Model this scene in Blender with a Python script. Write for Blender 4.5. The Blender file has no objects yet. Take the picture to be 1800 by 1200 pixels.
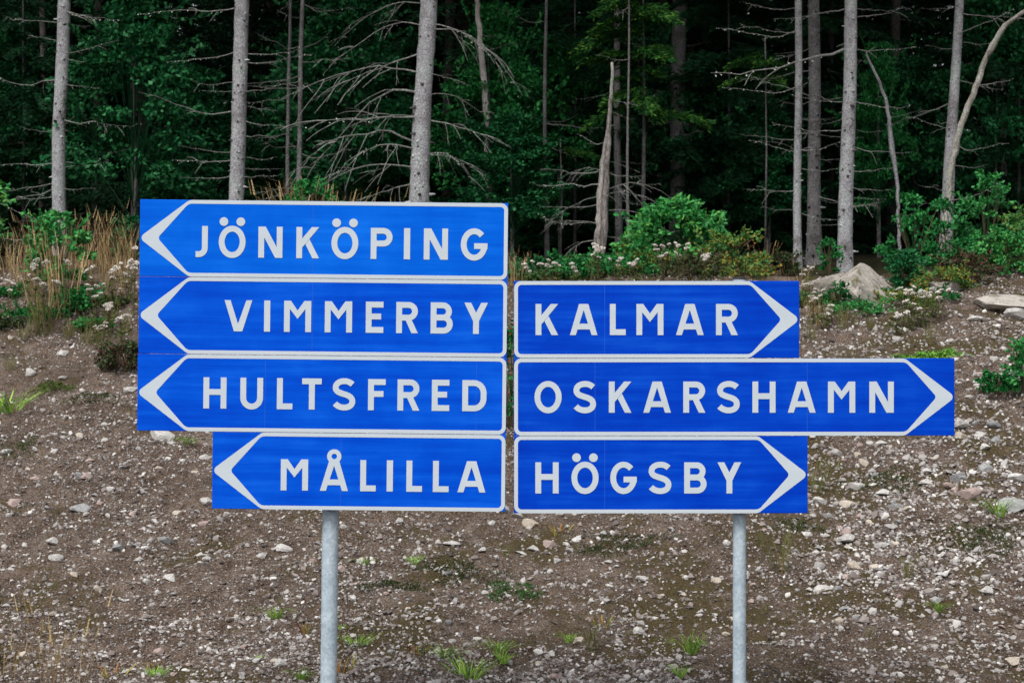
import bpy, math, random
import numpy as np
from mathutils import Vector, Matrix, Euler
from mathutils.geometry import delaunay_2d_cdt

random.seed(7)
C = bpy.context.scene.collection
scene = bpy.context.scene
PI = math.pi

# ------------------------------------------------------------------ camera, sky, sun, exposure
CAM_D, CAM_Z, PPM = 14.0, 2.6, 274.0            # distance to the signs, eye height, photo pixels per metre there
cam_d = bpy.data.cameras.new('camera')
cam_d.sensor_width = 36.0
cam_d.lens = 36.0 * CAM_D / (1800.0 / PPM)
cam_d.clip_start, cam_d.clip_end = 0.1, 2000.0
cam_d.dof.use_dof = True
cam_d.dof.focus_distance = CAM_D + 0.6
cam_d.dof.aperture_fstop = 6.8
cam = bpy.data.objects.new('camera', cam_d)
cam.location = (0, -CAM_D, CAM_Z)
cam.rotation_euler = (PI / 2, 0, 0)
C.objects.link(cam)
scene.camera = cam

SUN_EL, SUN_AZ = math.radians(56), math.radians(205)
world = bpy.data.worlds.new('World')
scene.world = world
world.use_nodes = True
wn = world.node_tree
wn.nodes.clear()
w_out = wn.nodes.new('ShaderNodeOutputWorld')
w_bg = wn.nodes.new('ShaderNodeBackground')
w_hsv = wn.nodes.new('ShaderNodeHueSaturation')
w_sky = wn.nodes.new('ShaderNodeTexSky')
w_sky.sky_type = 'NISHITA'
w_sky.sun_disc = False
w_sky.sun_elevation = SUN_EL
w_sky.sun_rotation = SUN_AZ
w_sky.dust_density = 3.0
w_hsv.inputs['Saturation'].default_value = 0.22
w_bg.inputs['Strength'].default_value = 0.105
wn.links.new(w_sky.outputs[0], w_hsv.inputs['Color'])
wn.links.new(w_hsv.outputs[0], w_bg.inputs['Color'])
wn.links.new(w_bg.outputs[0], w_out.inputs['Surface'])

sun_d = bpy.data.lights.new('sun', 'SUN')
sun_d.energy = 1.5
sun_d.angle = math.radians(24)
sun_d.color = (1.0, 0.97, 0.92)
sun = bpy.data.objects.new('sun', sun_d)
sdir = Vector((math.sin(SUN_AZ) * math.cos(SUN_EL), math.cos(SUN_AZ) * math.cos(SUN_EL), math.sin(SUN_EL)))
sun.rotation_euler = sdir.to_track_quat('Z', 'Y').to_euler()
sun.location = sdir * 60
C.objects.link(sun)

vs = scene.view_settings
vs.view_transform = 'Standard'
vs.look = 'None'
vs.gamma = 1.0
vs.use_curve_mapping = False
vs.exposure = 0.66


# ------------------------------------------------------------------ helpers: tags and objects
def tag(o, label=None, cat=None, group=None, kind=None):
    if label: o['label'] = label
    if cat: o['category'] = cat
    if group: o['group'] = group
    if kind: o['kind'] = kind
    return o


def empty(name, loc, rz=0.0):
    o = bpy.data.objects.new(name, None)
    o.empty_display_size = 0.1
    o.location = loc
    o.rotation_euler = (0, 0, rz)
    C.objects.link(o)
    return o


def link(name, me, parent=None, loc=None, rot=None, sc=None):
    o = bpy.data.objects.new(name, me)
    C.objects.link(o)
    if parent: o.parent = parent
    if loc is not None: o.location = loc
    if rot is not None: o.rotation_euler = rot
    if sc is not None: o.scale = sc if hasattr(sc, '__len__') else (sc, sc, sc)
    return o


def copy_tree(o, parent=None):
    c = o.copy()
    C.objects.link(c)
    c.parent = parent
    for ch in list(o.children):
        copy_tree(ch, c)
    return c


class MB:
    """collects vertices, faces and one tint per face, and builds ONE mesh"""
    def __init__(s):
        s.v, s.q, s.t, s.tq, s.tt, s.n = [], [], [], [], [], 0

    def add(s, verts, faces, tint=0.5):
        verts = np.asarray(verts, float).reshape(-1, 3)
        for f in faces:
            (s.q if len(f) == 4 else s.t).append([i + s.n for i in f])
            (s.tq if len(f) == 4 else s.tt).append(tint)
        s.v.append(verts)
        s.n += len(verts)

    def batch(s, verts, faces, tints):
        """verts (N,k,3); faces: list of index tuples within one item; tints (N,)"""
        N, k, _ = verts.shape
        base = (np.arange(N) * k + s.n)[:, None]
        for f in faces:
            a = base + np.asarray(f)[None, :]
            if len(f) == 4:
                s.q.extend(a.tolist()); s.tq.extend(tints.tolist())
            else:
                s.t.extend(a.tolist()); s.tt.extend(tints.tolist())
        s.v.append(verts.reshape(-1, 3))
        s.n += N * k

    def tube(s, pts, radii, n=6, tint=0.5, cap=True, rough=0.0, rng=None):
        pts = [Vector(p) for p in pts]
        verts, faces = [], []
        up = Vector((0.12, 0.93, 0.35)).normalized()
        for i, p in enumerate(pts):
            d = (pts[min(i + 1, len(pts) - 1)] - pts[max(i - 1, 0)])
            d = d.normalized() if d.length > 1e-9 else Vector((0, 0, 1))
            a = d.cross(up)
            if a.length < 0.05: a = d.cross(Vector((1, 0, 0)))
            a.normalize()
            b = d.cross(a)
            for k in range(n):
                th = 2 * PI * k / n
                r = radii[i] * (1 + (rng.uniform(-rough, rough) if rng is not None and rough else 0))
                verts.append(p + (a * math.cos(th) + b * math.sin(th)) * r)
        for i in range(len(pts) - 1):
            for k in range(n):
                k2 = (k + 1) % n
                faces.append((i * n + k, i * n + k2, (i + 1) * n + k2, (i + 1) * n + k))
        if cap:
            m = len(verts)
            verts.append(pts[-1])
            for k in range(n):
                faces.append(((len(pts) - 1) * n + k, (len(pts) - 1) * n + (k + 1) % n, m))
            m = len(verts)
            verts.append(pts[0])
            for k in range(n):
                faces.append(((k + 1) % n, k, m))
        s.add([tuple(v) for v in verts], faces, tint)

    def box(s, x0, x1, y0, y1, z0, z1, tint=0.5):
        v = [(x0, y0, z0), (x1, y0, z0), (x1, y1, z0), (x0, y1, z0), (x0, y0, z1), (x1, y0, z1), (x1, y1, z1), (x0, y1, z1)]
        s.add(v, [(0, 3, 2, 1), (4, 5, 6, 7), (0, 1, 5, 4), (1, 2, 6, 5), (2, 3, 7, 6), (3, 0, 4, 7)], tint)

    def mesh(s, name, mat, smooth=False):
        me = bpy.data.meshes.new(name)
        V = np.concatenate(s.v) if s.v else np.zeros((0, 3))
        nq, nt = len(s.q), len(s.t)
        me.vertices.add(len(V))
        me.vertices.foreach_set('co', V.astype(np.float32).ravel())
        loops = np.concatenate([np.asarray(s.q, np.int32).ravel(), np.asarray(s.t, np.int32).ravel()]).astype(np.int32)
        me.loops.add(len(loops))
        me.loops.foreach_set('vertex_index', loops)
        me.polygons.add(nq + nt)
        st = np.concatenate([np.arange(nq) * 4, nq * 4 + np.arange(nt) * 3]).astype(np.int32)
        me.polygons.foreach_set('loop_start', st)
        me.polygons.foreach_set('use_smooth', np.full(nq + nt, smooth, dtype=bool))
        a = me.attributes.new('tint', 'FLOAT', 'FACE')
        a.data.foreach_set('value', np.asarray(s.tq + s.tt, np.float32))
        me.update(calc_edges=True)
        me.validate()
        if mat: me.materials.append(mat)
        return me

    def build(s, name, mat, parent=None, smooth=False, loc=None):
        return link(name, s.mesh(name, mat, smooth), parent, loc)


# ------------------------------------------------------------------ helpers: numpy noise and terrain
def _hash(ix, iy, seed):
    n = (ix.astype(np.int64) * 374761393 + iy.astype(np.int64) * 668265263 + seed * 1442695041) & 0xFFFFFFFF
    n = ((n ^ (n >> 13)) * 1274126177) & 0xFFFFFFFF
    return ((n ^ (n >> 16)) & 0xFFFF) / 65535.0


def vnoise(x, y, seed=0):
    x, y = np.asarray(x, float), np.asarray(y, float)
    ix, iy = np.floor(x), np.floor(y)
    fx, fy = x - ix, y - iy
    fx, fy = fx * fx * (3 - 2 * fx), fy * fy * (3 - 2 * fy)
    a, b = _hash(ix, iy, seed), _hash(ix + 1, iy, seed)
    c, d = _hash(ix, iy + 1, seed), _hash(ix + 1, iy + 1, seed)
    return (a * (1 - fx) + b * fx) * (1 - fy) + (c * (1 - fx) + d * fx) * fy - 0.5


KY = np.array([-400, -60, -20, -14, -9, -4, -1, 1.2, 3, 5, 7.5, 10, 12, 13.5, 15, 16.5, 19, 25, 40, 80, 400.0])
KZ = np.array([1.0, 1.0, 1.0, 1.0, 0.95, 0.35, 0.0, 0.06, 0.52, 1.18, 2.05, 2.78, 3.18, 3.36, 3.5, 3.62, 3.75, 3.9, 4.2, 5.0, 5.0])


def gz(x, y):
    x, y = np.asarray(x, float), np.asarray(y, float)
    z = (np.interp(y - 0.35, KY, KZ) + np.interp(y, KY, KZ) + np.interp(y + 0.35, KY, KZ)) / 3
    m = np.clip((y + 6) / 8, 0, 1)
    z = z + m * (0.30 * vnoise(x * 0.22 + 3, y * 0.25, 1) + 0.16 * vnoise(x * 0.7, y * 0.7, 2) + 0.07 * vnoise(x * 1.9, y * 1.9, 3)
                 + 0.035 * vnoise(x * 5, y * 5, 4))
    z = z + 0.1 * np.clip((-x - 3) / 4, 0, 1) * np.clip((y - 8) / 6, 0, 1)
    return z


def micro(x, y):
    return 0.075 * vnoise(x * 4.2, y * 4.2, 7) + 0.045 * vnoise(x * 9, y * 9, 5) + 0.03 * vnoise(x * 14, y * 14, 6)


def gz1(x, y): return float(gz(np.array([x]), np.array([y]))[0])


def at(px, py, y):
    """a point of the photograph taken back to the place, y metres behind the sign plane"""
    k = (y + CAM_D) / CAM_D / PPM
    return Vector(((px - 900) * k, y, CAM_Z - (py - 600) * k))


def on_ground(px, py):
    """where the ground under that point of the photograph lies"""
    lo = None
    for y in np.arange(0.6, 26, 0.04):
        p = at(px, py, y)
        if gz1(p.x, y) >= p.z:
            return Vector((p.x, y, gz1(p.x, y)))
    p = at(px, py, 15.5)
    return Vector((p.x, 15.5, gz1(p.x, 15.5)))


def ppm(y): return PPM * CAM_D / (y + CAM_D)


# ------------------------------------------------------------------ materials
def new_mat(name):
    m = bpy.data.materials.new(name)
    m.use_nodes = True
    nt = m.node_tree
    nt.nodes.clear()
    out = nt.nodes.new('ShaderNodeOutputMaterial')
    bs = nt.nodes.new('ShaderNodeBsdfPrincipled')
    nt.links.new(bs.outputs[0], out.inputs['Surface'])
    return m, nt, bs


def N(nt, kind, **kw):
    n = nt.nodes.new(kind)
    for k, v in kw.items(): setattr(n, k, v)
    return n


def ramp(nt, fac, stops):
    r = N(nt, 'ShaderNodeValToRGB')
    el = r.color_ramp.elements
    while len(el) > len(stops): el.remove(el[-1])
    while len(el) < len(stops): el.new(0.5)
    for e, (p, c) in zip(el, stops):
        e.position = p
        e.color = (*c, 1) if len(c) == 3 else c
    nt.links.new(fac, r.inputs[0])
    return r


def noise_node(nt, scale, detail=3, vec=None, rough=0.55):
    n = N(nt, 'ShaderNodeTexNoise')
    n.inputs['Scale'].default_value = scale
    n.inputs['Detail'].default_value = detail
    n.inputs['Roughness'].default_value = rough
    if vec is not None: nt.links.new(vec, n.inputs['Vector'])
    return n


def mixc(nt, fac, a, b, mode='MIX'):
    m = N(nt, 'ShaderNodeMix', data_type='RGBA', blend_type=mode)
    for sock, val in ((m.inputs[0], fac), (m.inputs[6], a), (m.inputs[7], b)):
        if hasattr(val, 'links'): nt.links.new(val, sock)
        elif isinstance(val, (int, float)): sock.default_value = val
        else: sock.default_value = (*val, 1)
    return m.outputs[2]


def math_n(nt, op, a, b=None, c=None):
    m = N(nt, 'ShaderNodeMath', operation=op)
    for i, v in enumerate((a, b, c)):
        if v is None: continue
        if hasattr(v, 'links'): nt.links.new(v, m.inputs[i])
        else: m.inputs[i].default_value = v
    return m.outputs[0]


def bump(nt, bs, h, strength, dist):
    b = N(nt, 'ShaderNodeBump')
    b.inputs['Strength'].default_value = strength
    b.inputs['Distance'].default_value = dist
    nt.links.new(h, b.inputs['Height'])
    nt.links.new(b.outputs[0], bs.inputs['Normal'])


def tint_mat(name, stops, rough=0.6, noise=None, spec=0.3, trans=0.0):
    """colour runs along the per-face tint; optional fine noise"""
    m, nt, bs = new_mat(name)
    at_ = N(nt, 'ShaderNodeAttribute', attribute_name='tint')
    fac = at_.outputs['Fac']
    if noise:
        co = N(nt, 'ShaderNodeTexCoord')
        nz = noise_node(nt, noise[0], 3, co.outputs['Object'])
        fac = math_n(nt, 'ADD', fac, math_n(nt, 'MULTIPLY', math_n(nt, 'SUBTRACT', nz.outputs['Fac'], 0.5), noise[1]))
    r = ramp(nt, fac, stops)
    nt.links.new(r.outputs[0], bs.inputs['Base Color'])
    bs.inputs['Roughness'].default_value = rough
    bs.inputs['Specular IOR Level'].default_value = spec
    return m


def sign_blue(name, base, streak, seam):
    m, nt, bs = new_mat(name)
    co = N(nt, 'ShaderNodeTexCoord')
    oi = N(nt, 'ShaderNodeObjectInfo')
    mp = N(nt, 'ShaderNodeMapping')
    mp.inputs['Scale'].default_value = (0.7, 1, 14)
    nt.links.new(co.outputs['Object'], mp.inputs['Vector'])
    off = N(nt, 'ShaderNodeVectorMath', operation='ADD')
    nt.links.new(mp.outputs[0], off.inputs[0])
    nt.links.new(oi.outputs['Location'], off.inputs[1])
    n1 = noise_node(nt, 1.3, 5, off.outputs[0], 0.6)
    n2 = noise_node(nt, 2.6, 4, co.outputs['Object'], 0.6)
    n3 = noise_node(nt, 240, 2, co.outputs['Object'])
    f = math_n(nt, 'ADD', math_n(nt, 'MULTIPLY', n1.outputs['Fac'], 0.62), math_n(nt, 'MULTIPLY', n2.outputs['Fac'], 0.38))
    f = math_n(nt, 'ADD', f, math_n(nt, 'MULTIPLY', math_n(nt, 'SUBTRACT', n3.outputs['Fac'], 0.5), 0.12))
    r = ramp(nt, f, [(0.37, streak), (0.50, base), (0.64, tuple(min(1, c * 1.12 + d) for c, d in zip(base, (0.004, 0.03, 0.03))))])
    nt.links.new(r.outputs[0], bs.inputs['Base Color'])
    bs.inputs['Roughness'].default_value = 0.45
    bs.inputs['Specular IOR Level'].default_value = 0.05
    return m


M = {}
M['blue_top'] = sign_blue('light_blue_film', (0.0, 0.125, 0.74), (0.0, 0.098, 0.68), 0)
M['blue_left'] = sign_blue('weathered_skylit_blue_film', (0.0, 0.086, 0.68), (0.0, 0.058, 0.58), 0)  # lighter base paints in sky reflected by the left panels; streaks are weathering
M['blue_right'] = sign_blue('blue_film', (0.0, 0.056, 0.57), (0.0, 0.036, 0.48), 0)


def sign_white():
    m, nt, bs = new_mat('white_reflective_film')
    co = N(nt, 'ShaderNodeTexCoord')
    mp = N(nt, 'ShaderNodeMapping')
    mp.inputs['Scale'].default_value = (1, 1, 5)
    nt.links.new(co.outputs['Object'], mp.inputs['Vector'])
    n1 = noise_node(nt, 2.5, 5, mp.outputs[0])
    n2 = noise_node(nt, 220, 2, co.outputs['Object'])
    f = math_n(nt, 'ADD', math_n(nt, 'MULTIPLY', n1.outputs['Fac'], 0.6), math_n(nt, 'MULTIPLY', n2.outputs['Fac'], 0.4))
    r = ramp(nt, f, [(0.3, (0.53, 0.60, 0.66)), (0.7, (0.60, 0.675, 0.735))])
    nt.links.new(r.outputs[0], bs.inputs['Base Color'])
    bs.inputs['Roughness'].default_value = 0.45
    bs.inputs['Specular IOR Level'].default_value = 0.1
    return m


M['white'] = sign_white()


def seam_mat():
    m, nt, bs = new_mat('film_overlap')
    bs.inputs['Base Color'].default_value = (0.01, 0.11, 0.68, 1)
    bs.inputs['Roughness'].default_value = 0.35
    return m


M['seam'] = seam_mat()


def galvanised():
    m, nt, bs = new_mat('galvanised_steel')
    co = N(nt, 'ShaderNodeTexCoord')
    v = N(nt, 'ShaderNodeTexVoronoi')
    v.inputs['Scale'].default_value = 60
    nt.links.new(co.outputs['Object'], v.inputs['Vector'])
    n1 = noise_node(nt, 7, 4, co.outputs['Object'])
    f = math_n(nt, 'ADD', math_n(nt, 'MULTIPLY', v.outputs['Color'], 0.3), math_n(nt, 'MULTIPLY', n1.outputs['Fac'], 0.7))
    r = ramp(nt, f, [(0.30, (0.30, 0.37, 0.43)), (0.5, (0.41, 0.50, 0.57)), (0.70, (0.55, 0.63, 0.69))])
    nt.links.new(r.outputs[0], bs.inputs['Base Color'])
    bs.inputs['Metallic'].default_value = 0.0
    bs.inputs['Roughness'].default_value = 0.6
    bs.inputs['Specular IOR Level'].default_value = 0.3
    return m


M['steel'] = galvanised()
M['alu'] = tint_mat('dull_aluminium', [(0, (0.12, 0.13, 0.14)), (1, (0.35, 0.36, 0.38))], 0.5)
M['cap'] = tint_mat('black_plastic_cap', [(0, (0.02, 0.02, 0.02)), (1, (0.05, 0.05, 0.05))], 0.5)


def ground_mat():
    m, nt, bs = new_mat('gravelly_soil')
    co = N(nt, 'ShaderNodeTexCoord')
    O = co.outputs['Object']
    n1 = noise_node(nt, 0.55, 4, O, 0.6)
    n2 = noise_node(nt, 7, 5, O, 0.7)
    n3 = noise_node(nt, 60, 4, O, 0.7)
    soil = ramp(nt, n2.outputs['Fac'], [(0.3, (0.115, 0.080, 0.060)), (0.52, (0.245, 0.186, 0.150)), (0.72, (0.37, 0.31, 0.27))])
    grit = ramp(nt, n3.outputs['Fac'], [(0.35, (0.25, 0.22, 0.20)), (0.6, (1.0, 1.0, 1.0)), (0.75, (2.0, 1.95, 1.9))])
    n6 = noise_node(nt, 1.9, 5, O, 0.7)
    damp = ramp(nt, n6.outputs['Fac'], [(0.36, (0.68, 0.64, 0.60)), (0.58, (1.06, 1.03, 1.0))])
    c = mixc(nt, 1.0, soil.outputs[0], grit.outputs[0], 'MULTIPLY')
    c = mixc(nt, 1.0, c, damp.outputs[0], 'MULTIPLY')
    # voronoi grit: small pale stones too small to build
    v = N(nt, 'ShaderNodeTexVoronoi')
    v.inputs['Scale'].default_value = 55
    nt.links.new(O, v.inputs['Vector'])
    pick = ramp(nt, v.outputs['Color'], [(0.52, (0, 0, 0)), (0.6, (1, 1, 1))])
    inner = ramp(nt, v.outputs['Distance'], [(0.34, (1, 1, 1)), (0.42, (0, 0, 0))])
    vm = math_n(nt, 'MULTIPLY', pick.outputs[0], inner.outputs[0])
    stone = ramp(nt, v.outputs['Color'], [(0.55, (0.2, 0.18, 0.165)), (0.8, (0.36, 0.335, 0.32)), (0.95, (0.52, 0.5, 0.48))])
    c = mixc(nt, vm, c, stone.outputs[0])
    # moss, dark and brownish green, in loose patches
    n4 = noise_node(nt, 1.1, 5, O, 0.65)
    n5 = noise_node(nt, 14, 4, O, 0.7)
    mm = math_n(nt, 'ADD', math_n(nt, 'MULTIPLY', n4.outputs['Fac'], 0.75), math_n(nt, 'MULTIPLY', n5.outputs['Fac'], 0.25))
    spx = N(nt, 'ShaderNodeSeparateXYZ')
    nt.links.new(O, spx.inputs[0])
    side = ramp(nt, math_n(nt, 'DIVIDE', math_n(nt, 'ADD', spx.outputs['X'], 2.6), 3.0), [(0, (0, 0, 0)), (1, (1, 1, 1))])
    mm = math_n(nt, 'ADD', mm, math_n(nt, 'MULTIPLY', math_n(nt, 'SUBTRACT', side.outputs[0], 0.5), 0.06))
    mo = ramp(nt, mm, [(0.50, (0, 0, 0)), (0.58, (0.85, 0.85, 0.85))])
    mc = ramp(nt, n3.outputs['Fac'], [(0.3, (0.04, 0.030, 0.010)), (0.7, (0.135, 0.105, 0.042))])
    c = mixc(nt, mo.outputs[0], c, mc.outputs[0])
    # forest floor: needle litter and moss
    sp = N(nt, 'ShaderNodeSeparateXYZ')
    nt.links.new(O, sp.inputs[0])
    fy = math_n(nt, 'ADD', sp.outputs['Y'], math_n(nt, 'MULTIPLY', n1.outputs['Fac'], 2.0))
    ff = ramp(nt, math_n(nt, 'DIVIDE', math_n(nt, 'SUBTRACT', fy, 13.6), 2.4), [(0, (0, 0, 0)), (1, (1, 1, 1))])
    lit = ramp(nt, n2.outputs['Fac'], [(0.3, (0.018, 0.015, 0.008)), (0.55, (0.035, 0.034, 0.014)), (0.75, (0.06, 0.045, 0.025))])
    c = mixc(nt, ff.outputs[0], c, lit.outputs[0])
    nt.links.new(c, bs.inputs['Base Color'])
    bs.inputs['Roughness'].default_value = 0.95
    bs.inputs['Specular IOR Level'].default_value = 0.15
    h = math_n(nt, 'ADD', math_n(nt, 'MULTIPLY', n3.outputs['Fac'], 0.5), math_n(nt, 'ADD', n2.outputs['Fac'], math_n(nt, 'MULTIPLY', vm, 0.35)))
    bump(nt, bs, h, 1.0, 0.06)
    return m


M['ground'] = ground_mat()
STONE = [(0.0, (0.10, 0.085, 0.078)), (0.22, (0.20, 0.165, 0.15)), (0.42, (0.28, 0.235, 0.215)), (0.6, (0.35, 0.33, 0.32)), (0.8, (0.50, 0.475, 0.45)), (1.0, (0.66, 0.64, 0.61))]
M['gravel'] = tint_mat('loose_gravel', STONE, 0.85, (30, 0.14), 0.2)


def stone_mat(name, a, b, moss=False):
    m, nt, bs = new_mat(name)
    co = N(nt, 'ShaderNodeTexCoord')
    oi = N(nt, 'ShaderNodeObjectInfo')
    n1 = noise_node(nt, 3.5, 5, co.outputs['Object'], 0.65)
    n2 = noise_node(nt, 26, 3, co.outputs['Object'], 0.6)
    f = math_n(nt, 'ADD', math_n(nt, 'MULTIPLY', n1.outputs['Fac'], 0.65), math_n(nt, 'MULTIPLY', n2.outputs['Fac'], 0.35))
    f = math_n(nt, 'ADD', f, math_n(nt, 'MULTIPLY', math_n(nt, 'SUBTRACT', oi.outputs['Random'], 0.5), 0.16))
    r = ramp(nt, f, [(0.32, a), (0.66, b)])
    col = r.outputs[0]
    if moss:
        n3 = noise_node(nt, 2.6, 5, co.outputs['Object'], 0.7)
        n4 = noise_node(nt, 1.7, 3, co.outputs['Object'], 0.6)
        crack = ramp(nt, n4.outputs['Fac'], [(0.485, (1, 1, 1)), (0.5, (0.25, 0.22, 0.2)), (0.515, (1, 1, 1))])
        col = mixc(nt, 1.0, col, crack.outputs[0], 'MULTIPLY')
        mk = ramp(nt, n3.outputs['Fac'], [(0.54, (0, 0, 0)), (0.62, (0.85, 0.85, 0.85))])
        mcol = ramp(nt, n2.outputs['Fac'], [(0.35, (0.05, 0.055, 0.02)), (0.65, (0.16, 0.15, 0.06))])
        col = mixc(nt, mk.outputs[0], col, mcol.outputs[0])
    nt.links.new(col, bs.inputs['Base Color'])
    bs.inputs['Roughness'].default_value = 0.85
    bs.inputs['Specular IOR Level'].default_value = 0.2
    bump(nt, bs, f, 0.5, 0.02)
    return m


M['stone_pale'] = stone_mat('pale_granite', (0.30, 0.285, 0.27), (0.68, 0.66, 0.63))
M['stone_grey'] = stone_mat('grey_stone', (0.17, 0.172, 0.178), (0.44, 0.44, 0.435))
M['stone_pink'] = stone_mat('pinkish_stone', (0.27, 0.195, 0.175), (0.54, 0.43, 0.395))
M['stone_cream'] = stone_mat('cream_stone', (0.36, 0.30, 0.24), (0.70, 0.63, 0.54))
M['boulder'] = stone_mat('lichened_boulder', (0.18, 0.16, 0.14), (0.52, 0.48, 0.43), True)


def bark_mat(name, dark, mid, pale, scale=1.0, flake=0.5, zs=0.75):
    m, nt, bs = new_mat(name)
    co = N(nt, 'ShaderNodeTexCoord')
    mp = N(nt, 'ShaderNodeMapping')
    mp.inputs['Scale'].default_value = (1, 1, zs)
    nt.links.new(co.outputs['Object'], mp.inputs['Vector'])
    n1 = noise_node(nt, 9 * scale, 5, mp.outputs[0], 0.7)
    n2 = noise_node(nt, 45 * scale, 4, mp.outputs[0], 0.7)
    v = N(nt, 'ShaderNodeTexVoronoi', feature='DISTANCE_TO_EDGE')
    v.inputs['Scale'].default_value = 30 * scale
    nt.links.new(mp.outputs[0], v.inputs['Vector'])
    f = math_n(nt, 'ADD', math_n(nt, 'MULTIPLY', n1.outputs['Fac'], 0.5), math_n(nt, 'MULTIPLY', n2.outputs['Fac'], 0.5))
    at_ = N(nt, 'ShaderNodeAttribute', attribute_name='tint')
    f2 = math_n(nt, 'ADD', f, math_n(nt, 'MULTIPLY', math_n(nt, 'SUBTRACT', at_.outputs['Fac'], 0.5), 0.9))
    r = ramp(nt, f2, [(0.22, dark), (0.47, mid), (0.72, pale)])
    n3 = noise_node(nt, 3.2, 4, co.outputs['Object'], 0.6)
    bl = ramp(nt, n3.outputs['Fac'], [(0.34, (0.62, 0.60, 0.58)), (0.5, (1, 1, 1)), (0.66, (1.02, 1.10, 1.02))])
    e = ramp(nt, v.outputs['Distance'], [(0.0, (1 - flake, 1 - flake, 1 - flake)), (0.12, (1, 1, 1))])
    c = mixc(nt, 1.0, r.outputs[0], e.outputs[0], 'MULTIPLY')
    c = mixc(nt, 1.0, c, bl.outputs[0], 'MULTIPLY')
    nt.links.new(c, bs.inputs['Base Color'])
    bs.inputs['Roughness'].default_value = 0.9
    bs.inputs['Specular IOR Level'].default_value = 0.15
    bump(nt, bs, math_n(nt, 'ADD', f, v.outputs['Distance']), 0.6, 0.02)
    return m


M['bark_grey'] = bark_mat('grey_spruce_bark', (0.10, 0.098, 0.10), (0.36, 0.355, 0.375), (0.60, 0.60, 0.62))
M['bark_dark'] = bark_mat('dark_spruce_bark', (0.05, 0.047, 0.047), (0.18, 0.17, 0.175), (0.34, 0.33, 0.335))
M['bark_brown'] = bark_mat('dull_brown_bark', (0.03, 0.027, 0.025), (0.085, 0.076, 0.073), (0.16, 0.15, 0.145))
M['dead_wood'] = bark_mat('bleached_dead_wood', (0.10, 0.085, 0.075), (0.45, 0.41, 0.39), (0.74, 0.71, 0.68), 1.6, 0.5, 0.16)
M['snag_wood'] = bark_mat('mottled_snag_wood', (0.08, 0.066, 0.058), (0.37, 0.335, 0.32), (0.72, 0.69, 0.67), 1.5, 0.6, 0.2)
M['lichen_bark'] = bark_mat('pale_lichened_bark', (0.10, 0.09, 0.075), (0.34, 0.325, 0.29), (0.66, 0.66, 0.60), 1.3, 0.5, 0.6)
M['twig'] = tint_mat('lichen_grey_twig', [(0, (0.08, 0.072, 0.065)), (0.5, (0.21, 0.205, 0.195)), (1, (0.62, 0.68, 0.60))], 0.9, (40, 1.0), 0.1)
M['stem'] = tint_mat('plant_stem', [(0, (0.045, 0.035, 0.02)), (1, (0.13, 0.10, 0.055))], 0.8)
LEAF = lambda a, b, c: [(0, a), (0.55, b), (1, c)]
M['needle'] = tint_mat('spruce_needles', LEAF((0.003, 0.018, 0.007), (0.008, 0.046, 0.017), (0.018, 0.085, 0.030)), 0.6, None, 0.12)
M['needle_bright'] = tint_mat('yellow_green_needles', LEAF((0.006, 0.035, 0.009), (0.013, 0.085, 0.016), (0.085, 0.19, 0.022)), 0.6, None, 0.12)
M['leaf_dark'] = tint_mat('deep_green_leaves', LEAF((0.004, 0.037, 0.012), (0.009, 0.105, 0.032), (0.042, 0.21, 0.070)), 0.5, None, 0.15)
M['leaf_mid'] = tint_mat('green_leaves', LEAF((0.006, 0.060, 0.014), (0.014, 0.15, 0.034), (0.05, 0.27, 0.065)), 0.5, None, 0.15)
M['leaf_bright'] = tint_mat('fresh_green_leaves', [(0, (0.014, 0.10, 0.024)), (0.5, (0.028, 0.23, 0.052)), (0.85, (0.08, 0.35, 0.075)), (1, (0.16, 0.36, 0.05))], 0.5)
M['leaf_autumn'] = tint_mat('turning_leaves', [(0, (0.12, 0.035, 0.015)), (0.25, (0.20, 0.10, 0.02)), (0.42, (0.30, 0.22, 0.03)), (0.6, (0.11, 0.19, 0.03)), (1, (0.03, 0.19, 0.05))], 0.55)
M['leaf_heath'] = tint_mat('dark_heath_leaves', [(0, (0.10, 0.025, 0.015)), (0.3, (0.05, 0.03, 0.018)), (0.7, (0.03, 0.055, 0.018)), (1, (0.05, 0.12, 0.025))], 0.6)
M['grass_dry'] = tint_mat('dry_straw_grass', [(0, (0.13, 0.075, 0.03)), (0.5, (0.28, 0.18, 0.08)), (1, (0.52, 0.40, 0.21))], 0.7)
M['grass_green'] = tint_mat('green_grass', [(0, (0.05, 0.13, 0.02)), (0.5, (0.13, 0.34, 0.035)), (1, (0.38, 0.52, 0.09))], 0.6)
M['grass_mixed'] = tint_mat('half_dry_grass', [(0, (0.16, 0.10, 0.04)), (0.4, (0.13, 0.12, 0.035)), (0.7, (0.08, 0.13, 0.03)), (1, (0.22, 0.19, 0.08))], 0.65)
M['weed_red'] = tint_mat('reddened_weed', [(0, (0.16, 0.04, 0.02)), (0.3, (0.26, 0.11, 0.035)), (0.6, (0.32, 0.24, 0.05)), (1, (0.12, 0.26, 0.04))], 0.6)
M['moss'] = tint_mat('moss', [(0, (0.022, 0.03, 0.008)), (0.5, (0.05, 0.08, 0.014)), (1, (0.11, 0.15, 0.03))], 0.85)
M['mat_green'] = tint_mat('creeping_green', [(0, (0.02, 0.04, 0.010)), (0.6, (0.035, 0.11, 0.022)), (1, (0.07, 0.2, 0.035))], 0.7)
M['flower'] = tint_mat('off_white_florets', [(0, (0.35, 0.29, 0.22)), (0.4, (0.58, 0.53, 0.47)), (1, (0.82, 0.80, 0.78))], 0.8)
M['berry'] = tint_mat('red_berries', [(0, (0.35, 0.01, 0.012)), (1, (0.55, 0.02, 0.02))], 0.35)

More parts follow.
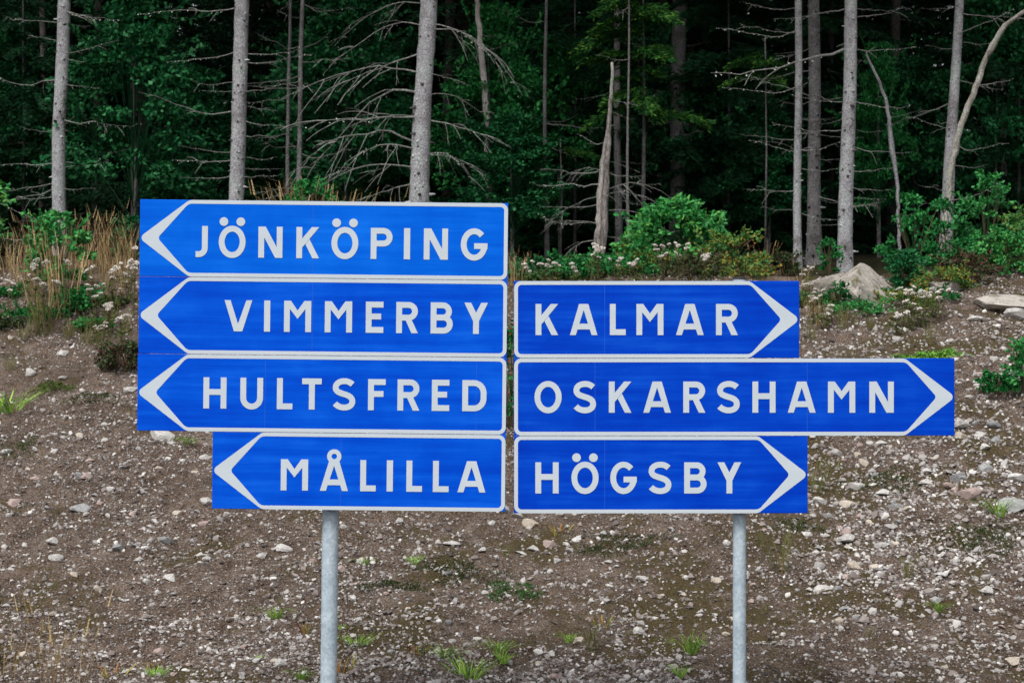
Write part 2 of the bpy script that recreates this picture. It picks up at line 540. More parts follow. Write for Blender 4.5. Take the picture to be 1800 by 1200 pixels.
# ------------------------------------------------------------------ the setting: ground
def axis(a, b, step, grow, lim):
    c = list(np.arange(a, b + 1e-6, step))
    s, p = step, a
    lo = []
    while p > -lim:
        s *= grow; p -= s; lo.append(max(p, -lim))
    s, p = step, b
    hi = []
    while p < lim:
        s *= grow; p += s; hi.append(min(p, lim))
    return np.array(lo[::-1] + c + hi)


gx = axis(-8.5, 8.5, 0.05, 1.22, 400)
gy = axis(0.4, 17.5, 0.05, 1.2, 400)
XX, YY = np.meshgrid(gx, gy)
ZZ = gz(XX, YY)
near = (np.abs(XX) < 9) & (YY > 0) & (YY < 18)
ZZ += near * micro(XX, YY)
nx, ny = len(gx), len(gy)
g = MB()
g.v = [np.stack([XX, YY, ZZ], -1).reshape(-1, 3)]
idx = np.arange(nx * ny).reshape(ny, nx)
g.q = np.stack([idx[:-1, :-1], idx[:-1, 1:], idx[1:, 1:], idx[1:, :-1]], -1).reshape(-1, 4).tolist()
g.tq = [0.5] * len(g.q)
ground = g.build('ground', M['ground'], smooth=True)
tag(ground, 'brown gravelly roadside bank rising to the edge of the forest', kind='structure')


# ------------------------------------------------------------------ the signs
CAP, T = 54.7, 0.188


def rect(x0, y0, x1, y1): return [(x0, y0), (x1, y0), (x1, y1), (x0, y1)]


def arc(cx, cy, rx, ry, t, a0, a1, n=20):
    out = []
    for i in range(n):
        a, b = (math.radians(a0 + (a1 - a0) * k / n) for k in (i, i + 1))
        p = lambda u, s: (cx + (rx - s) * math.cos(u), cy + (ry - s) * math.sin(u))
        out.append([p(a, 0), p(b, 0), p(b, t), p(a, t)])
    return out


def disc(cx, cy, r, n=24): return [(cx + r * math.cos(2 * PI * k / n), cy + r * math.sin(2 * PI * k / n)) for k in range(n)]


def bez(p0, p1, p2, p3, n):
    o = []
    for i in range(n):
        u = i / n
        o.append(tuple((1 - u) ** 3 * a + 3 * u * (1 - u) ** 2 * b + 3 * u * u * (1 - u) * c + u ** 3 * d for a, b, c, d in zip(p0, p1, p2, p3)))
    return o


def thick(path, t):
    L, R = [], []
    for i, p in enumerate(path):
        a, b = path[max(i - 1, 0)], path[min(i + 1, len(path) - 1)]
        d = Vector((b[0] - a[0], b[1] - a[1])).normalized()
        n = Vector((-d.y, d.x)) * t / 2
        L.append((p[0] + n.x, p[1] + n.y)); R.append((p[0] - n.x, p[1] - n.y))
    return [[L[i], R[i], R[i + 1], L[i + 1]] for i in range(len(path) - 1)]


def glyph(ch, w):
    t = T
    S = lambda pts: [(x * w, y) for x, y in pts]
    stem = rect(0, 0, t, 1)
    bowl = [rect(0, 1 - t, w - .298, 1), rect(0, .404, w - .298, .404 + t)] + arc(w - .298, .702, .298, .298, t, -90, 90)
    if ch == 'I': return [rect(0, 0, w, 1)]
    if ch == 'L': return [stem, rect(0, 0, w, t)]
    if ch == 'H': return [stem, rect(w - t, 0, w, 1), rect(0, .437, w, .437 + t)]
    if ch == 'E': return [stem, rect(0, 0, w, t), rect(0, 1 - t, w, 1), rect(0, .43, w * .87, .43 + t)]
    if ch == 'F': return [stem, rect(0, 1 - t, w, 1), rect(0, .43, w * .88, .43 + t)]
    if ch == 'T': return [rect(0, 1 - t, w, 1), rect(w / 2 - t / 2, 0, w / 2 + t / 2, 1)]
    if ch == 'N': return [stem, rect(w - t, 0, w, 1), [(0, 1), (.3 * w, 1), (w, 0), (.7 * w, 0)]]
    if ch == 'K': return [stem, S([(.676, 1), (1, 1), (.2, .29), (.2, .585)]), S([(.575, .614), (1.0, 0), (.71, 0), (.396, .449)])]
    if ch == 'P': return [stem] + bowl
    if ch == 'R': return [stem] + bowl + [S([(.42, .44), (.71, 0), (1.01, 0), (.70, .45)])]
    if ch == 'B':
        u = w * .955
        return [stem, rect(0, 1 - t, u - .29, 1), rect(0, .42, w - .304, .42 + t), rect(0, 0, w - .304, t)] + \
            arc(u - .29, .71, .29, .29, t, -90, 90) + arc(w - .304, .304, .304, .304, t, -90, 90)
    if ch == 'D':
        return [stem, rect(0, 1 - t, w - .40, 1), rect(0, 0, w - .40, t), rect(w - t, .42, w, .58)] + \
            arc(w - .40, .58, .40, .42, t, 0, 90) + arc(w - .40, .42, .40, .42, t, -90, 0)
    if ch in 'OÖ':
        o = arc(w / 2, .5, w / 2, .518, t, 0, 360, 48)
        if ch == 'Ö': o += [disc(w / 2 - .2715, 1.148, .14), disc(w / 2 + .2715, 1.148, .14)]
        return o
    if ch == 'G': return arc(w / 2, .5, w / 2, .518, t, 43, 354, 44) + [rect(.5 * w, .357, w, .54)]
    if ch == 'S':
        k = w / .725
        P = [(.634, .82), (.56, .89), (.48, .924), (.38, .924), (.21, .924), (.094, .84), (.094, .715), (.094, .585), (.22, .55), (.37, .505), (.53, .46),
             (.632, .40), (.632, .275), (.632, .15), (.52, .076), (.37, .076), (.24, .076), (.14, .13), (.075, .205)]
        P = [(x * k, y) for x, y in P]
        path = []
        for i in range(0, 18, 3): path += bez(P[i], P[i + 1], P[i + 2], P[i + 3], 9)
        return thick(path + [P[-1]], t)
    if ch == 'U': return [rect(0, .36, t, 1), rect(w - t, .36, w, 1)] + arc(w / 2, .36, w / 2, .378, t, 180, 360, 28)
    if ch == 'V': return [S([(0, 1), (.215, 1), (.49, .24), (.785, 1), (1, 1), (.647, 0), (.345, 0)])]
    if ch == 'M': return [S([(0, 0), (0, 1), (.25, 1), (.5, .69), (.75, 1), (1, 1), (1, 0), (.786, 0), (.786, .737), (.5, .42), (.214, .737), (.214, 0)])]
    if ch in 'AÅ':
        o = [S([(0, 0), (.332, 1), (.5, 1), (.5, .807), (.213, 0)]), S([(1, 0), (.668, 1), (.5, 1), (.5, .807), (.787, 0)]), S([(.2, .182), (.8, .182), (.74, .368), (.26, .368)])]
        if ch == 'Å': o += arc(w / 2, 1.106, .23, .23, .143, 0, 360, 36)
        return o
    if ch == 'Y': return [S([(0, 1), (.285, 1), (.5, .68), (.715, 1), (1, 1), (.627, .41), (.627, 0), (.378, 0), (.378, .41)])]
    if ch == 'J': return [rect(w - t, .29, w, 1), rect(0, 0, w - .29, t)] + arc(w - .29, .29, .29, .29, t, -90, 0, 14)


def union_faces(polys, minus=()):
    vs_, fs = [], []
    for p in list(polys) + list(minus):
        if sum(p[i][0] * p[(i + 1) % len(p)][1] - p[(i + 1) % len(p)][0] * p[i][1] for i in range(len(p))) < 0:
            p = p[::-1]
        fs.append(list(range(len(vs_), len(vs_) + len(p))))
        vs_ += [Vector(q) for q in p]
    ov, oe, of, _, _, orig = delaunay_2d_cdt(vs_, [], fs, 0, 1e-6)
    k = len(polys)
    keep = [f for f, o in zip(of, orig) if o and any(i < k for i in o) and not any(i >= k for i in o)]
    return [(v.x, v.y) for v in ov], keep


def rounded(pts, radii, n=10):
    out, m = [], len(pts)
    for i, (p, r) in enumerate(zip(pts, radii)):
        p = Vector(p)
        if r <= 0: out.append(tuple(p)); continue
        a, b = (Vector(pts[i - 1]) - p).normalized(), (Vector(pts[(i + 1) % m]) - p).normalized()
        half = math.acos(max(-1, min(1, a.dot(b)))) / 2
        d = r / math.tan(half)
        c = p + (a + b).normalized() * (r / math.sin(half))
        s, e = p + a * d - c, p + b * d - c
        a0, a1 = math.atan2(s.y, s.x), math.atan2(e.y, e.x)
        da = (a1 - a0 + PI) % (2 * PI) - PI
        for k in range(n + 1):
            u = a0 + da * k / n
            out.append((c.x + r * math.cos(u), c.y + r * math.sin(u)))
    return out


K = 1.0 / PPM


def flat_mesh(name, verts, faces, yoff, mat, thick_=0.0008):
    """thin film: front face and a rim, facing -Y"""
    me_ = MB()
    n = len(verts)
    V = [(x * K, yoff, z * K) for x, z in verts]
    F = []
    for f in faces:
        a = sum(verts[f[i]][0] * verts[f[(i + 1) % len(f)]][1] - verts[f[(i + 1) % len(f)]][0] * verts[f[i]][1] for i in range(len(f)))
        F.append(tuple(f) if a > 0 else tuple(reversed(f)))
    for f in F:
        me_.add([V[i] for i in f], [tuple(range(len(f)))] if len(f) <= 4 else [(0, i, i + 1) for i in range(1, len(f) - 1)])
    return me_.mesh(name, mat)


def sign_panel(parent, x0, x1, z0, z1, arrow, text, letters, base, blue, label, seams):
    """panel in photo pixels relative to the sign's origin (x right, z up); arrow -1 left, +1 right"""
    p = MB()
    D_ = 0.030
    gap = 0.35
    p.box(x0 * K, x1 * K, 0, D_, (z0 + gap) * K, (z1 - gap) * K)
    me = p.mesh('sign_panel', blue)
    pan = link('sign_panel', me, parent)
    bv = pan.modifiers.new('bevel', 'BEVEL')
    bv.width, bv.segments = 0.003, 2
    pan['label'] = label
    # border with arrow head, drawn for an arrow to the right, then mirrored
    W, H = x1 - x0, z1 - z0
    b, mid = 6.6, H / 2
    e = 0.5
    outer = rounded([(e, e), (W - 87, e), (W + 1.6, mid), (W - 87, H - e), (e, H - e)], [12.5, 16, 8, 16, 12.5])
    inner = rounded([(e + b, e + b), (W - 85.5, e + b), (W - 31.5, mid), (W - 85.5, H - e - b), (e + b, H - e - b)], [6.5, 15, 7, 15, 6.5])
    if arrow < 0:
        outer = [(W - x, y) for x, y in outer][::-1]
        inner = [(W - x, y) for x, y in inner][::-1]
    v, f = union_faces([outer], [inner])
    link('arrow_border', flat_mesh('arrow_border', [(x + x0, y + z0) for x, y in v], f, -0.0012, M['white']), pan)
    for sx in seams:
        q = MB()
        q.add([((sx - .35) * K, -0.0006, (z0 + 1) * K), ((sx + .35) * K, -0.0006, (z0 + 1) * K), ((sx + .35) * K, -0.0006, (z1 - 1) * K), ((sx - .35) * K, -0.0006, (z1 - 1) * K)], [(0, 1, 2, 3)])
        q.build('film_seam', M['seam'], pan)
    for ch, (a, c) in zip(text, letters):
        w = (c - a) / CAP
        v, f = union_faces(glyph(ch, w))
        link('letter', flat_mesh('letter', [(a + x * CAP, base + y * CAP) for x, y in v], f, -0.0024, M['white']), pan)
    # aluminium rail and clamps behind
    r = MB()
    r.box((x0 + 12) * K, (x1 - 12) * K, D_ + 0.0005, D_ + 0.03, (z0 + H * .25 - 4) * K, (z0 + H * .25 + 4) * K)
    r.box((x0 + 12) * K, (x1 - 12) * K, D_ + 0.0005, D_ + 0.03, (z0 + H * .75 - 4) * K, (z0 + H * .75 + 4) * K)
    r.build('back_rail', M['alu'], pan)
    return pan


def pole(parent, x, z_top, r, foot_z, lean=0.0, cap=True):
    p = MB()
    n = 24
    pts = [(x + lean * (z_top - z), 0.062 + r, z) for z in np.linspace(foot_z, z_top, 12)]
    p.tube(pts, [r] * 12, n, 0.5)
    o = p.build('pole', M['steel'], parent, smooth=True)
    md = o.modifiers.new('edge', 'EDGE_SPLIT')
    md.split_angle = math.radians(50)
    q = MB()
    q.tube([(pts[-1][0], pts[-1][1], z_top + 0.001), (pts[-1][0], pts[-1][1], z_top + 0.014)], [r * 1.04, r * 1.0], n)
    q.build('pole_cap', M['cap'], o, smooth=False)


# right-hand sign: three panels, straight; origin at its foot
rp = at(1300, 600, 0)
rs = empty('direction_sign', (rp.x, 0, 0))
tag(rs, 'right-hand blue direction sign with three panels reading KALMAR, OSKARSHAMN and HÖGSBY', 'road sign', 'road direction signs')
ox, oz = 1300, 600 + CAM_Z * PPM        # photo pixel of the sign's origin
L_ = lambda xs: [(a - ox, c - ox) for a, c in xs]
Zp = lambda y: oz - y
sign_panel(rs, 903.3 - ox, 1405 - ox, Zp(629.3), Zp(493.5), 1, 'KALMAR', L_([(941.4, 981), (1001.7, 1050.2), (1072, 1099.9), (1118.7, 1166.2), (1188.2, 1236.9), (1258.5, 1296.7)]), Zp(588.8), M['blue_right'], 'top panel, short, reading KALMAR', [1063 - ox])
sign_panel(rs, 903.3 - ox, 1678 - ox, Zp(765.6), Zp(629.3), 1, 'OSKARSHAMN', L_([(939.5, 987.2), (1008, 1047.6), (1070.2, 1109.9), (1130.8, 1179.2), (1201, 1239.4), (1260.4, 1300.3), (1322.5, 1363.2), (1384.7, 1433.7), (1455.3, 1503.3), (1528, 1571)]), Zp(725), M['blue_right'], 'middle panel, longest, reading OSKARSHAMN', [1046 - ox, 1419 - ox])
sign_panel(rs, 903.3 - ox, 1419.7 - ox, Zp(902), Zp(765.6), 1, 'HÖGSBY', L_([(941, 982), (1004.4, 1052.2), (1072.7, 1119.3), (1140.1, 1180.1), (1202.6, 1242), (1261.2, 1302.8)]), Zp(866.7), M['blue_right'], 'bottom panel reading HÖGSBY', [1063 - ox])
pole(rs, 0.010, (Zp(490.5)) * K, 0.0425, -0.5)

# left-hand sign: four panels on one pole, the whole leaning a little clockwise
lp = at(577, 600, 0)
ls = empty('direction_sign', (lp.x, 0.0, 0))
tag(ls, 'left-hand blue direction sign with four panels reading JÖNKÖPING, VIMMERBY, HULTSFRED and MÅLILLA', 'road sign', 'road direction signs')
ox = 577
ANG = math.radians(0.62)
# rotation about the sign's own foot; undo it for the measured points
ls.rotation_euler = (0, ANG, 0)
ca, sa = math.cos(ANG), math.sin(ANG)


def unrot(px, py):
    x, z = px - ox, oz - py
    return x * ca - z * sa, x * sa + z * ca


def row(pts, y0s, y1s):
    """letter extents measured along a sloping row, turned upright"""
    return [(unrot(a, y)[0], unrot(c, y)[0]) for (a, c), y in zip(pts, np.linspace(y0s, y1s, len(pts)))]


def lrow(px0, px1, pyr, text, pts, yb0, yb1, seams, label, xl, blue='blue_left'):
    x1_, zt = unrot(px1, pyr)
    x0_ = unrot(px0, xl)[0]
    bz = unrot((pts[0][0] + pts[-1][1]) / 2, (yb0 + yb1) / 2)[1]
    # seams in px at mid height
    sm = [unrot(s, pyr + 68)[0] for s in seams]
    sign_panel(ls, x0_, x1_, zt - 135.6, zt, -1, text, row(pts, yb0 - 27, yb1 - 27), bz, M[blue], label, sm)


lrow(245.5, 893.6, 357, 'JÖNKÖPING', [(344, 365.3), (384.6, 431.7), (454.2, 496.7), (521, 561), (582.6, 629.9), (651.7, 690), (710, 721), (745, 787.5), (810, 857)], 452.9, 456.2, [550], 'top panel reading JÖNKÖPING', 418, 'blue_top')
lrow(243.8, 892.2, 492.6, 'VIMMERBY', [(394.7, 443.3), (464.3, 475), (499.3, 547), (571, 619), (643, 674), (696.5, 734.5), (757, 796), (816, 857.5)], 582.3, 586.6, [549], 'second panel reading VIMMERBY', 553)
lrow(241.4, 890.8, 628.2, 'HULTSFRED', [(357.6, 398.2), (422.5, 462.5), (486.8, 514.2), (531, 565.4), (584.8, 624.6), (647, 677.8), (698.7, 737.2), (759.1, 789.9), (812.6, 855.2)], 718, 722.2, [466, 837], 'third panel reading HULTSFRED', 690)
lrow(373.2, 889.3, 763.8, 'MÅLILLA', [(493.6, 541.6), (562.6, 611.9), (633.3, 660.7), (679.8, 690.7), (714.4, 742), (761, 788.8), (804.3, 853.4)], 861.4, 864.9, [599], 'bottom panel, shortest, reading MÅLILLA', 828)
pole(ls, -0.012, unrot(577, 365)[1] * K, 0.053, -0.5)

# ------------------------------------------------------------------ trees: trunks with dead branches
rng = np.random.default_rng(11)


def branch_mesh(seed, style):
    """a bare branch one metre long along +X; style 'flat' stays level and turns up, 'droop' arches down"""
    r = random.Random(seed)
    b = MB()
    n = 11
    pts, rad = [], []
    dr, up_, sag = r.uniform(.25, .85), r.uniform(.0, .14), r.uniform(1.1, 2.3)
    yy, zk, kz, ky = 0.0, 0.0, 0.0, 0.0
    for i in range(n):
        u = i / (n - 1)
        if r.random() < .45: kz, ky = r.uniform(-.035, .035), r.uniform(-.045, .045)
        yy += r.uniform(-.015, .015) + ky * .7
        zk += r.uniform(-.012, .012) + kz * .7
        z = (-(.16 + up_) * u + (.10 + up_ * 1.2) * u * u) if style == 'flat' else (up_ * math.sin(u * 3) - dr * u ** sag)
        pts.append((u, yy, z + zk))
        rad.append(0.0072 * (1 - u) ** 1.3 + 0.0015)
    b.tube(pts, rad, 5, 0.5)
    nt = r.randint(5, 8) if style == 'droop' else r.randint(2, 5)
    for _ in range(nt):
        i = r.randint(2, n - 2)
        p = Vector(pts[i])
        L = r.uniform(.12, .45) if style == 'droop' else r.uniform(.06, .26)
        d = Vector((r.uniform(.15, 1), r.uniform(-.8, .8), (r.uniform(-1.0, .1) if style == 'droop' else r.uniform(-.6, .3)))).normalized()
        tp, tr, jig = [], [], Vector()
        for k in range(6):
            w = k / 5
            jig += Vector((r.uniform(-.02, .02), r.uniform(-.02, .02), r.uniform(-.02, .02))) * L * 1.6
            tp.append(p + d * (L * w) + Vector((0, 0, -.32 * L * w * w)) + (jig if k else Vector()))
            tr.append(0.0032 * (1 - .7 * w) + 0.0008)
        b.tube(tp, tr, 4, r.uniform(.35, .7))
        if r.random() < .55:
            q = Vector(tp[r.randint(2, 3)]); d2 = (d + Vector((r.uniform(-.6, .6), r.uniform(-.6, .6), r.uniform(-.8, .2)))).normalized()
            b.tube([q, q + d2 * L * .25, q + d2 * L * .45 + Vector((0, 0, -.05 * L))], [.002, .0014, .0008], 3, r.uniform(.4, .8))
    # flakes of lichen
    for _ in range(20):
        p = Vector(r.choice(pts[2:])) + Vector((r.uniform(-.05, .05), r.uniform(-.015, .015), r.uniform(-.02, .004)))
        s = r.uniform(.003, .008)
        b.add([p + Vector((-s, 0, 0)), p + Vector((0, -s * .5, -s)), p + Vector((s, 0, -.3 * s)), p + Vector((0, s * .5, s * .6))], [(0, 1, 2, 3)], 1.0)
    return b.mesh('dead_branch', M['twig'])


BR_FLAT = [branch_mesh(100 + i, 'flat') for i in range(14)]
BR_DROOP = [branch_mesh(200 + i, 'droop') for i in range(12)]


def spruce_crown_mesh(seed, H, z0, R, nb, mat, dens=1.0, q=(0.10, 0.032)):
    """drooping needle sprays on branches round a stem"""
    r = np.random.default_rng(seed)
    m = MB()
    P, Dv, S = [], [], []
    for i in range(nb):
        z = z0 + (H - z0) * r.random() ** 0.9
        u = (z - z0) / (H - z0)
        L = (R * (1 - u) ** 0.75 + 0.25) * r.uniform(.65, 1.1)
        az = r.uniform(0, 2 * PI)
        dx, dy = math.cos(az), math.sin(az)
        ns = max(4, int(L * 13 * dens))
        s = np.linspace(0.12, 1, ns)
        zz = z + L * (0.10 * s - 0.42 * s ** 2 + 0.12 * s ** 4)
        bx, by = dx * L * s, dy * L * s
        m.tube([(dx * L * t, dy * L * t, z + L * (0.10 * t - 0.42 * t ** 2 + .12 * t ** 4)) for t in (0, .3, .65, 1)], [.022, .015, .009, .003], 3, 0.0, cap=False)
        for side in (-1, 1):
            tl = (0.42 * (1 - s) + 0.14) * r.uniform(.7, 1.2, ns) * min(1, L)
            ang = side * r.uniform(.7, 1.2, ns)
            ddx, ddy = dx * np.cos(ang) - dy * np.sin(ang), dx * np.sin(ang) + dy * np.cos(ang)
            dz = r.uniform(-.75, -.1, ns)
            for k in range(5):
                w = (k + .4) / 5
                P.append(np.stack([bx + ddx * tl * w, by + ddy * tl * w, zz + dz * tl * w * w], -1))
                Dv.append(np.stack([ddx + r.uniform(-.5, .5, ns), ddy + r.uniform(-.5, .5, ns), dz * .8 + r.uniform(-.4, .2, ns)], -1))
    P, Dv = np.concatenate(P), np.concatenate(Dv)
    leaves(m, r, P, Dv, q[0], q[1], (0.1, 0.95))
    return m.mesh('crown', mat)


def leaves(m, r, P, Dv, L, W, tint, lvar=0.35, quad=True):
    n = len(P)
    Dv = Dv / (np.linalg.norm(Dv, axis=1, keepdims=True) + 1e-9)
    rnd = r.normal(size=(n, 3))
    Sv = np.cross(Dv, rnd)
    Sv /= np.linalg.norm(Sv, axis=1, keepdims=True) + 1e-9
    Nv = np.cross(Sv, Dv)
    l = L * r.uniform(1 - lvar, 1 + lvar, (n, 1))
    w = W * r.uniform(1 - lvar, 1 + lvar, (n, 1))
    tn = r.uniform(tint[0], tint[1], n)
    if quad:
        V = np.stack([P, P + Dv * l * .5 + Sv * w * .5, P + Dv * l, P + Dv * l * .5 - Sv * w * .5], 1)
        m.batch(V, [(0, 1, 2, 3)], tn)
    else:   # lobed leaf, folded along the midrib
        f = Nv * w * .22
        V = np.stack([P, P + Dv * l * .30 + Sv * w * .34 + f, P + Dv * l * .62 + Sv * w * .5 + f, P + Dv * l * .85 + Sv * w * .28 + f * .6, P + Dv * l - Nv * l * .1,
                      P + Dv * l * .85 - Sv * w * .28 + f * .6, P + Dv * l * .62 - Sv * w * .5 + f, P + Dv * l * .30 - Sv * w * .34 + f, P + Dv * l * .6], 1)
        m.batch(V, [(0, 1, 2, 8), (8, 2, 3, 4), (0, 8, 6, 7), (8, 4, 5, 6)], tn)


CROWN_HIGH = [spruce_crown_mesh(300 + i, 11.0, 0.0, 2.6, 230, M['needle'], 1.0, (0.12, 0.028)) for i in range(3)]


def trunk_curve(pts, H_top):
    """pts: world points from top of frame to base; extended upward"""
    pts = [Vector(p) for p in pts]
    d = (pts[0] - pts[1]).normalized()
    d = Vector((d.x * .5, d.y * .5, abs(d.z))).normalized()
    return pts, d


def trunk_obj(parent, path, radii, mat, seed, knots=0, flare=1.25, n=14, name='trunk', ridge=0.0):
    """path bottom to top in world space; child of an Empty at the base"""
    r = random.Random(seed)
    b = MB()
    base = parent.location
    # resample
    P, R_ = [], []
    for i in range(len(path) - 1):
        a, c = Vector(path[i]), Vector(path[i + 1])
        k = max(2, int((c - a).length / 0.09)) if c.z < base.z + 6.5 else max(2, int((c - a).length / 0.6))
        for j in range(k):
            u = j / k
            P.append(a.lerp(c, u) - base); R_.append(radii[i] * (1 - u) + radii[i + 1] * u)
    P.append(Vector(path[-1]) - base); R_.append(radii[-1])
    ph = r.uniform(0, 9)
    P = [p + Vector((.010 * math.sin(p.z * 1.7 + ph) + r.uniform(-.002, .002), .01 * math.cos(p.z * 1.3 + ph), 0)) for p in P]
    R2 = [q * (1 + (flare - 1) * math.exp(-max(p.z, 0) / 0.22)) * (1 + r.uniform(-.025, .025)) for p, q in zip(P, R_)]
    if ridge:
        P = [p + Vector((r.uniform(-.012, .012), 0, 0)) for p in P]
    b.tube([tuple(p) for p in P], R2, n, 0.5, rough=0.035 + ridge * .3, rng=r)
    if ridge:      # splits and twisted ribs running up the bare wood
        v = b.v[0]
        for i, p in enumerate(P):
            for k in range(n):
                th = 2 * PI * k / n
                f = 1 + ridge * (.6 * math.sin(3 * th + p.z * 1.3 + ph) + .4 * math.sin(5 * th - p.z * 2.1))
                v[i * n + k] = np.array(p) + (v[i * n + k] - np.array(p)) * f
    # knots: stubs of snapped branches
    for _ in range(int(knots * 1.6)):
        i = r.randint(2, len(P) - 3)
        if P[i].z > 6.5: continue
        az = r.uniform(-PI, 0.0) if r.random() < .8 else r.uniform(0, PI)
        d = Vector((math.cos(az), math.sin(az), r.uniform(-.3, .15))).normalized()
        s = R2[i] * r.uniform(.10, .26)
        p = P[i] + d * R2[i] * .9
        b.tube([p, p + d * s * .7, p + d * s * (1.2 if r.random() < .75 else 3.2)], [s, s * .75, s * .3], 5, r.choice((0.0, 0.0, .1, .8)))
    return b.build(name, mat, parent, smooth=True)


def add_branches(parent, path_fn, specs, seed):
    """specs: (world z, azimuth deg, length m, style)"""
    r = random.Random(seed)
    for z, az, L, st in specs:
        c, rad = path_fn(z)
        pool = BR_FLAT if st == 'flat' else BR_DROOP
        az_ = math.radians(az)
        p = c + Vector((math.cos(az_), math.sin(az_), 0)) * rad * .8 - parent.location
        link('dead_branch', r.choice(pool), parent, p, (r.uniform(-.5, .5), r.uniform(-.22, .16), az_), (L, L * r.choice((-1, 1)), L * r.uniform(.75, 1.2)))


def make_tree(name, label, pts_px, y, mat, branches=(), rnd=0, knots=40, seed=0, crown=True, H=15.0, group=None, cat='tree', flare=1.25, rnd_style='flat', rnd_len=(.35, 1.0), ridge=0.0):
    """pts_px: (px, py, width px) from the top of what is seen down to the foot"""
    foot = at(pts_px[-1][0], pts_px[-1][1], y)
    gzf = gz1(foot.x, y)
    base = Vector((foot.x, y, gzf - 0.05))
    root = empty(name, base)
    tag(root, label, cat, group)
    path, rad = [], []
    for px, py, w in reversed(pts_px):
        p = at(px, py, y)
        path.append(p); rad.append(w / 2 / ppm(y))
    if path[0].z > base.z + 0.02:
        path.insert(0, Vector((path[0].x, y, base.z))); rad.insert(0, rad[0])
    else:
        path[0].z = base.z
    path = [p for i, p in enumerate(path)]
    top_seen = path[-1].z
    seen = list(zip(path, rad))
    if crown:
        d = (path[-1] - path[0]).normalized()
        for h in (.45, 1.0):
            p = path[-1] if h == .45 and False else seen[-1][0] + d * (H * h)
            path.append(Vector((p.x, p.y, p.z))); rad.append(seen[-1][1] * (1 - .85 * h))
    trunk_obj(root, path, rad, mat, seed + 1, knots, flare, 20 if ridge else 14, 'trunk', ridge)

    def fn(z):
        for (a, ra), (c, rc) in zip(seen[:-1], seen[1:]):
            if a.z <= z <= c.z:
                u = (z - a.z) / max(c.z - a.z, 1e-6)
                return a.lerp(c, u), ra * (1 - u) + rc * u
        return (seen[0] if z < seen[0][0].z else seen[-1])
    r = random.Random(seed + 5)
    specs = []
    for py, az, Lpx, st in branches:
        specs.append((at(900, py, y).z, az, Lpx / ppm(y), st))
    for _ in range(int(rnd * .6)):
        z = r.uniform(base.z + .5, top_seen)
        az = r.choice((r.uniform(-60, 40), r.uniform(140, 240), r.uniform(-150, -30)))
        specs.append((z, az, r.uniform(*rnd_len), rnd_style))
    add_branches(root, fn, specs, seed + 9)
    if crown:
        c = seen[-1][0] + (path[-1] - seen[-1][0]).normalized() * 1.5
        s = (path[-1].z - c.z) / 11.0
        link('crown', CROWN_HIGH[seed % 3], root, c - base, (0, 0, r.uniform(0, 6)), (1.0, 1.0, s * 1.02))
    return root


GT = 'tall bare spruce trunks along the forest edge'
make_tree('spruce_tree', 'grey straight spruce trunk nearest the left edge, rising from dry grass', [(112, 0, 22), (104, 230, 23), (105, 420, 25)], 17.0, M['bark_grey'],
          [(40, 185, 75, 'flat'), (42, 0, 40, 'flat'), (72, 165, 60, 'flat'), (213, -12, 130, 'flat'), (148, -20, 70, 'flat'), (230, 190, 60, 'flat'), (285, 186, 110, 'flat'), (292, -10, 80, 'flat'), (332, 188, 110, 'flat'), (330, -30, 60, 'flat'), (345, 200, 80, 'flat'), (382, 190, 110, 'flat'), (418, 186, 120, 'flat'), (415, 0, 90, 'flat')], 14, 70, 21, group=GT)
make_tree('spruce_tree', 'grey spruce trunk behind the JÖNKÖPING panel with level dead branches', [(427, 0, 25), (419, 200, 26), (415, 360, 27), (412, 455, 29)], 16.6, M['bark_grey'],
          [(12, 200, 175, 'flat'), (92, 188, 120, 'flat'), (95, -5, 100, 'flat'), (160, 184, 60, 'flat'), (160, -8, 75, 'flat'), (197, 195, 165, 'flat'), (210, -10, 75, 'flat'), (268, 186, 95, 'flat'), (275, 0, 60, 'flat'), (310, 190, 90, 'flat'), (312, -14, 70, 'flat'), (240, -20, 80, 'flat'), (295, 5, 70, 'flat')], 12, 80, 33, group=GT)
make_tree('spruce_tree', 'stoutest grey spruce trunk with long drooping bare branches above the signs', [(753, 0, 30), (745, 150, 31), (737, 355, 35), (735, 465, 38)], 15.8, M['bark_grey'],
          [(48, 195, 160, 'droop'), (50, -8, 165, 'droop'), (98, 190, 175, 'droop'), (128, 196, 230, 'droop'), (165, 186, 205, 'droop'), (168, -12, 90, 'droop'), (208, 190, 215, 'droop'), (215, -20, 130, 'droop'), (252, 184, 205, 'droop'), (262, 205, 160, 'droop'), (270, -25, 95, 'droop'), (292, 192, 200, 'droop'), (325, 215, 120, 'droop'), (5, 188, 150, 'droop'), (130, -15, 60, 'droop')], 8, 60, 45, group=GT, rnd_style='droop', rnd_len=(.4, 1.2))
make_tree('sapling_tree', 'left of two thin lichened stems between the JÖNKÖPING trunks', [(510, 0, 5), (506, 150, 6), (507, 360, 7)], 17.4, M['bark_dark'], [], 16, 10, 51, H=6, crown=False, group='thin stems at the forest edge')
make_tree('sapling_tree', 'right and taller of two thin lichened stems beside the second spruce', [(533, 0, 7), (529, 120, 8), (523, 355, 9)], 17.2, M['bark_dark'], [(8, 15, 70, 'flat'), (110, 0, 90, 'flat')], 20, 14, 57, H=6, crown=False, group='thin stems at the forest edge')
make_tree('sapling_tree', 'crooked pale birch-like stem right of the stoutest spruce', [(838, 0, 8), (843, 70, 9), (848, 120, 10), (853, 170, 11), (856, 220, 9), (860, 330, 9), (861, 440, 10)], 18.3, M['dead_wood'], [(60, 20, 50, 'flat')], 6, 12, 61, H=5, crown=False, ridge=.12, group='thin stems at the forest edge')
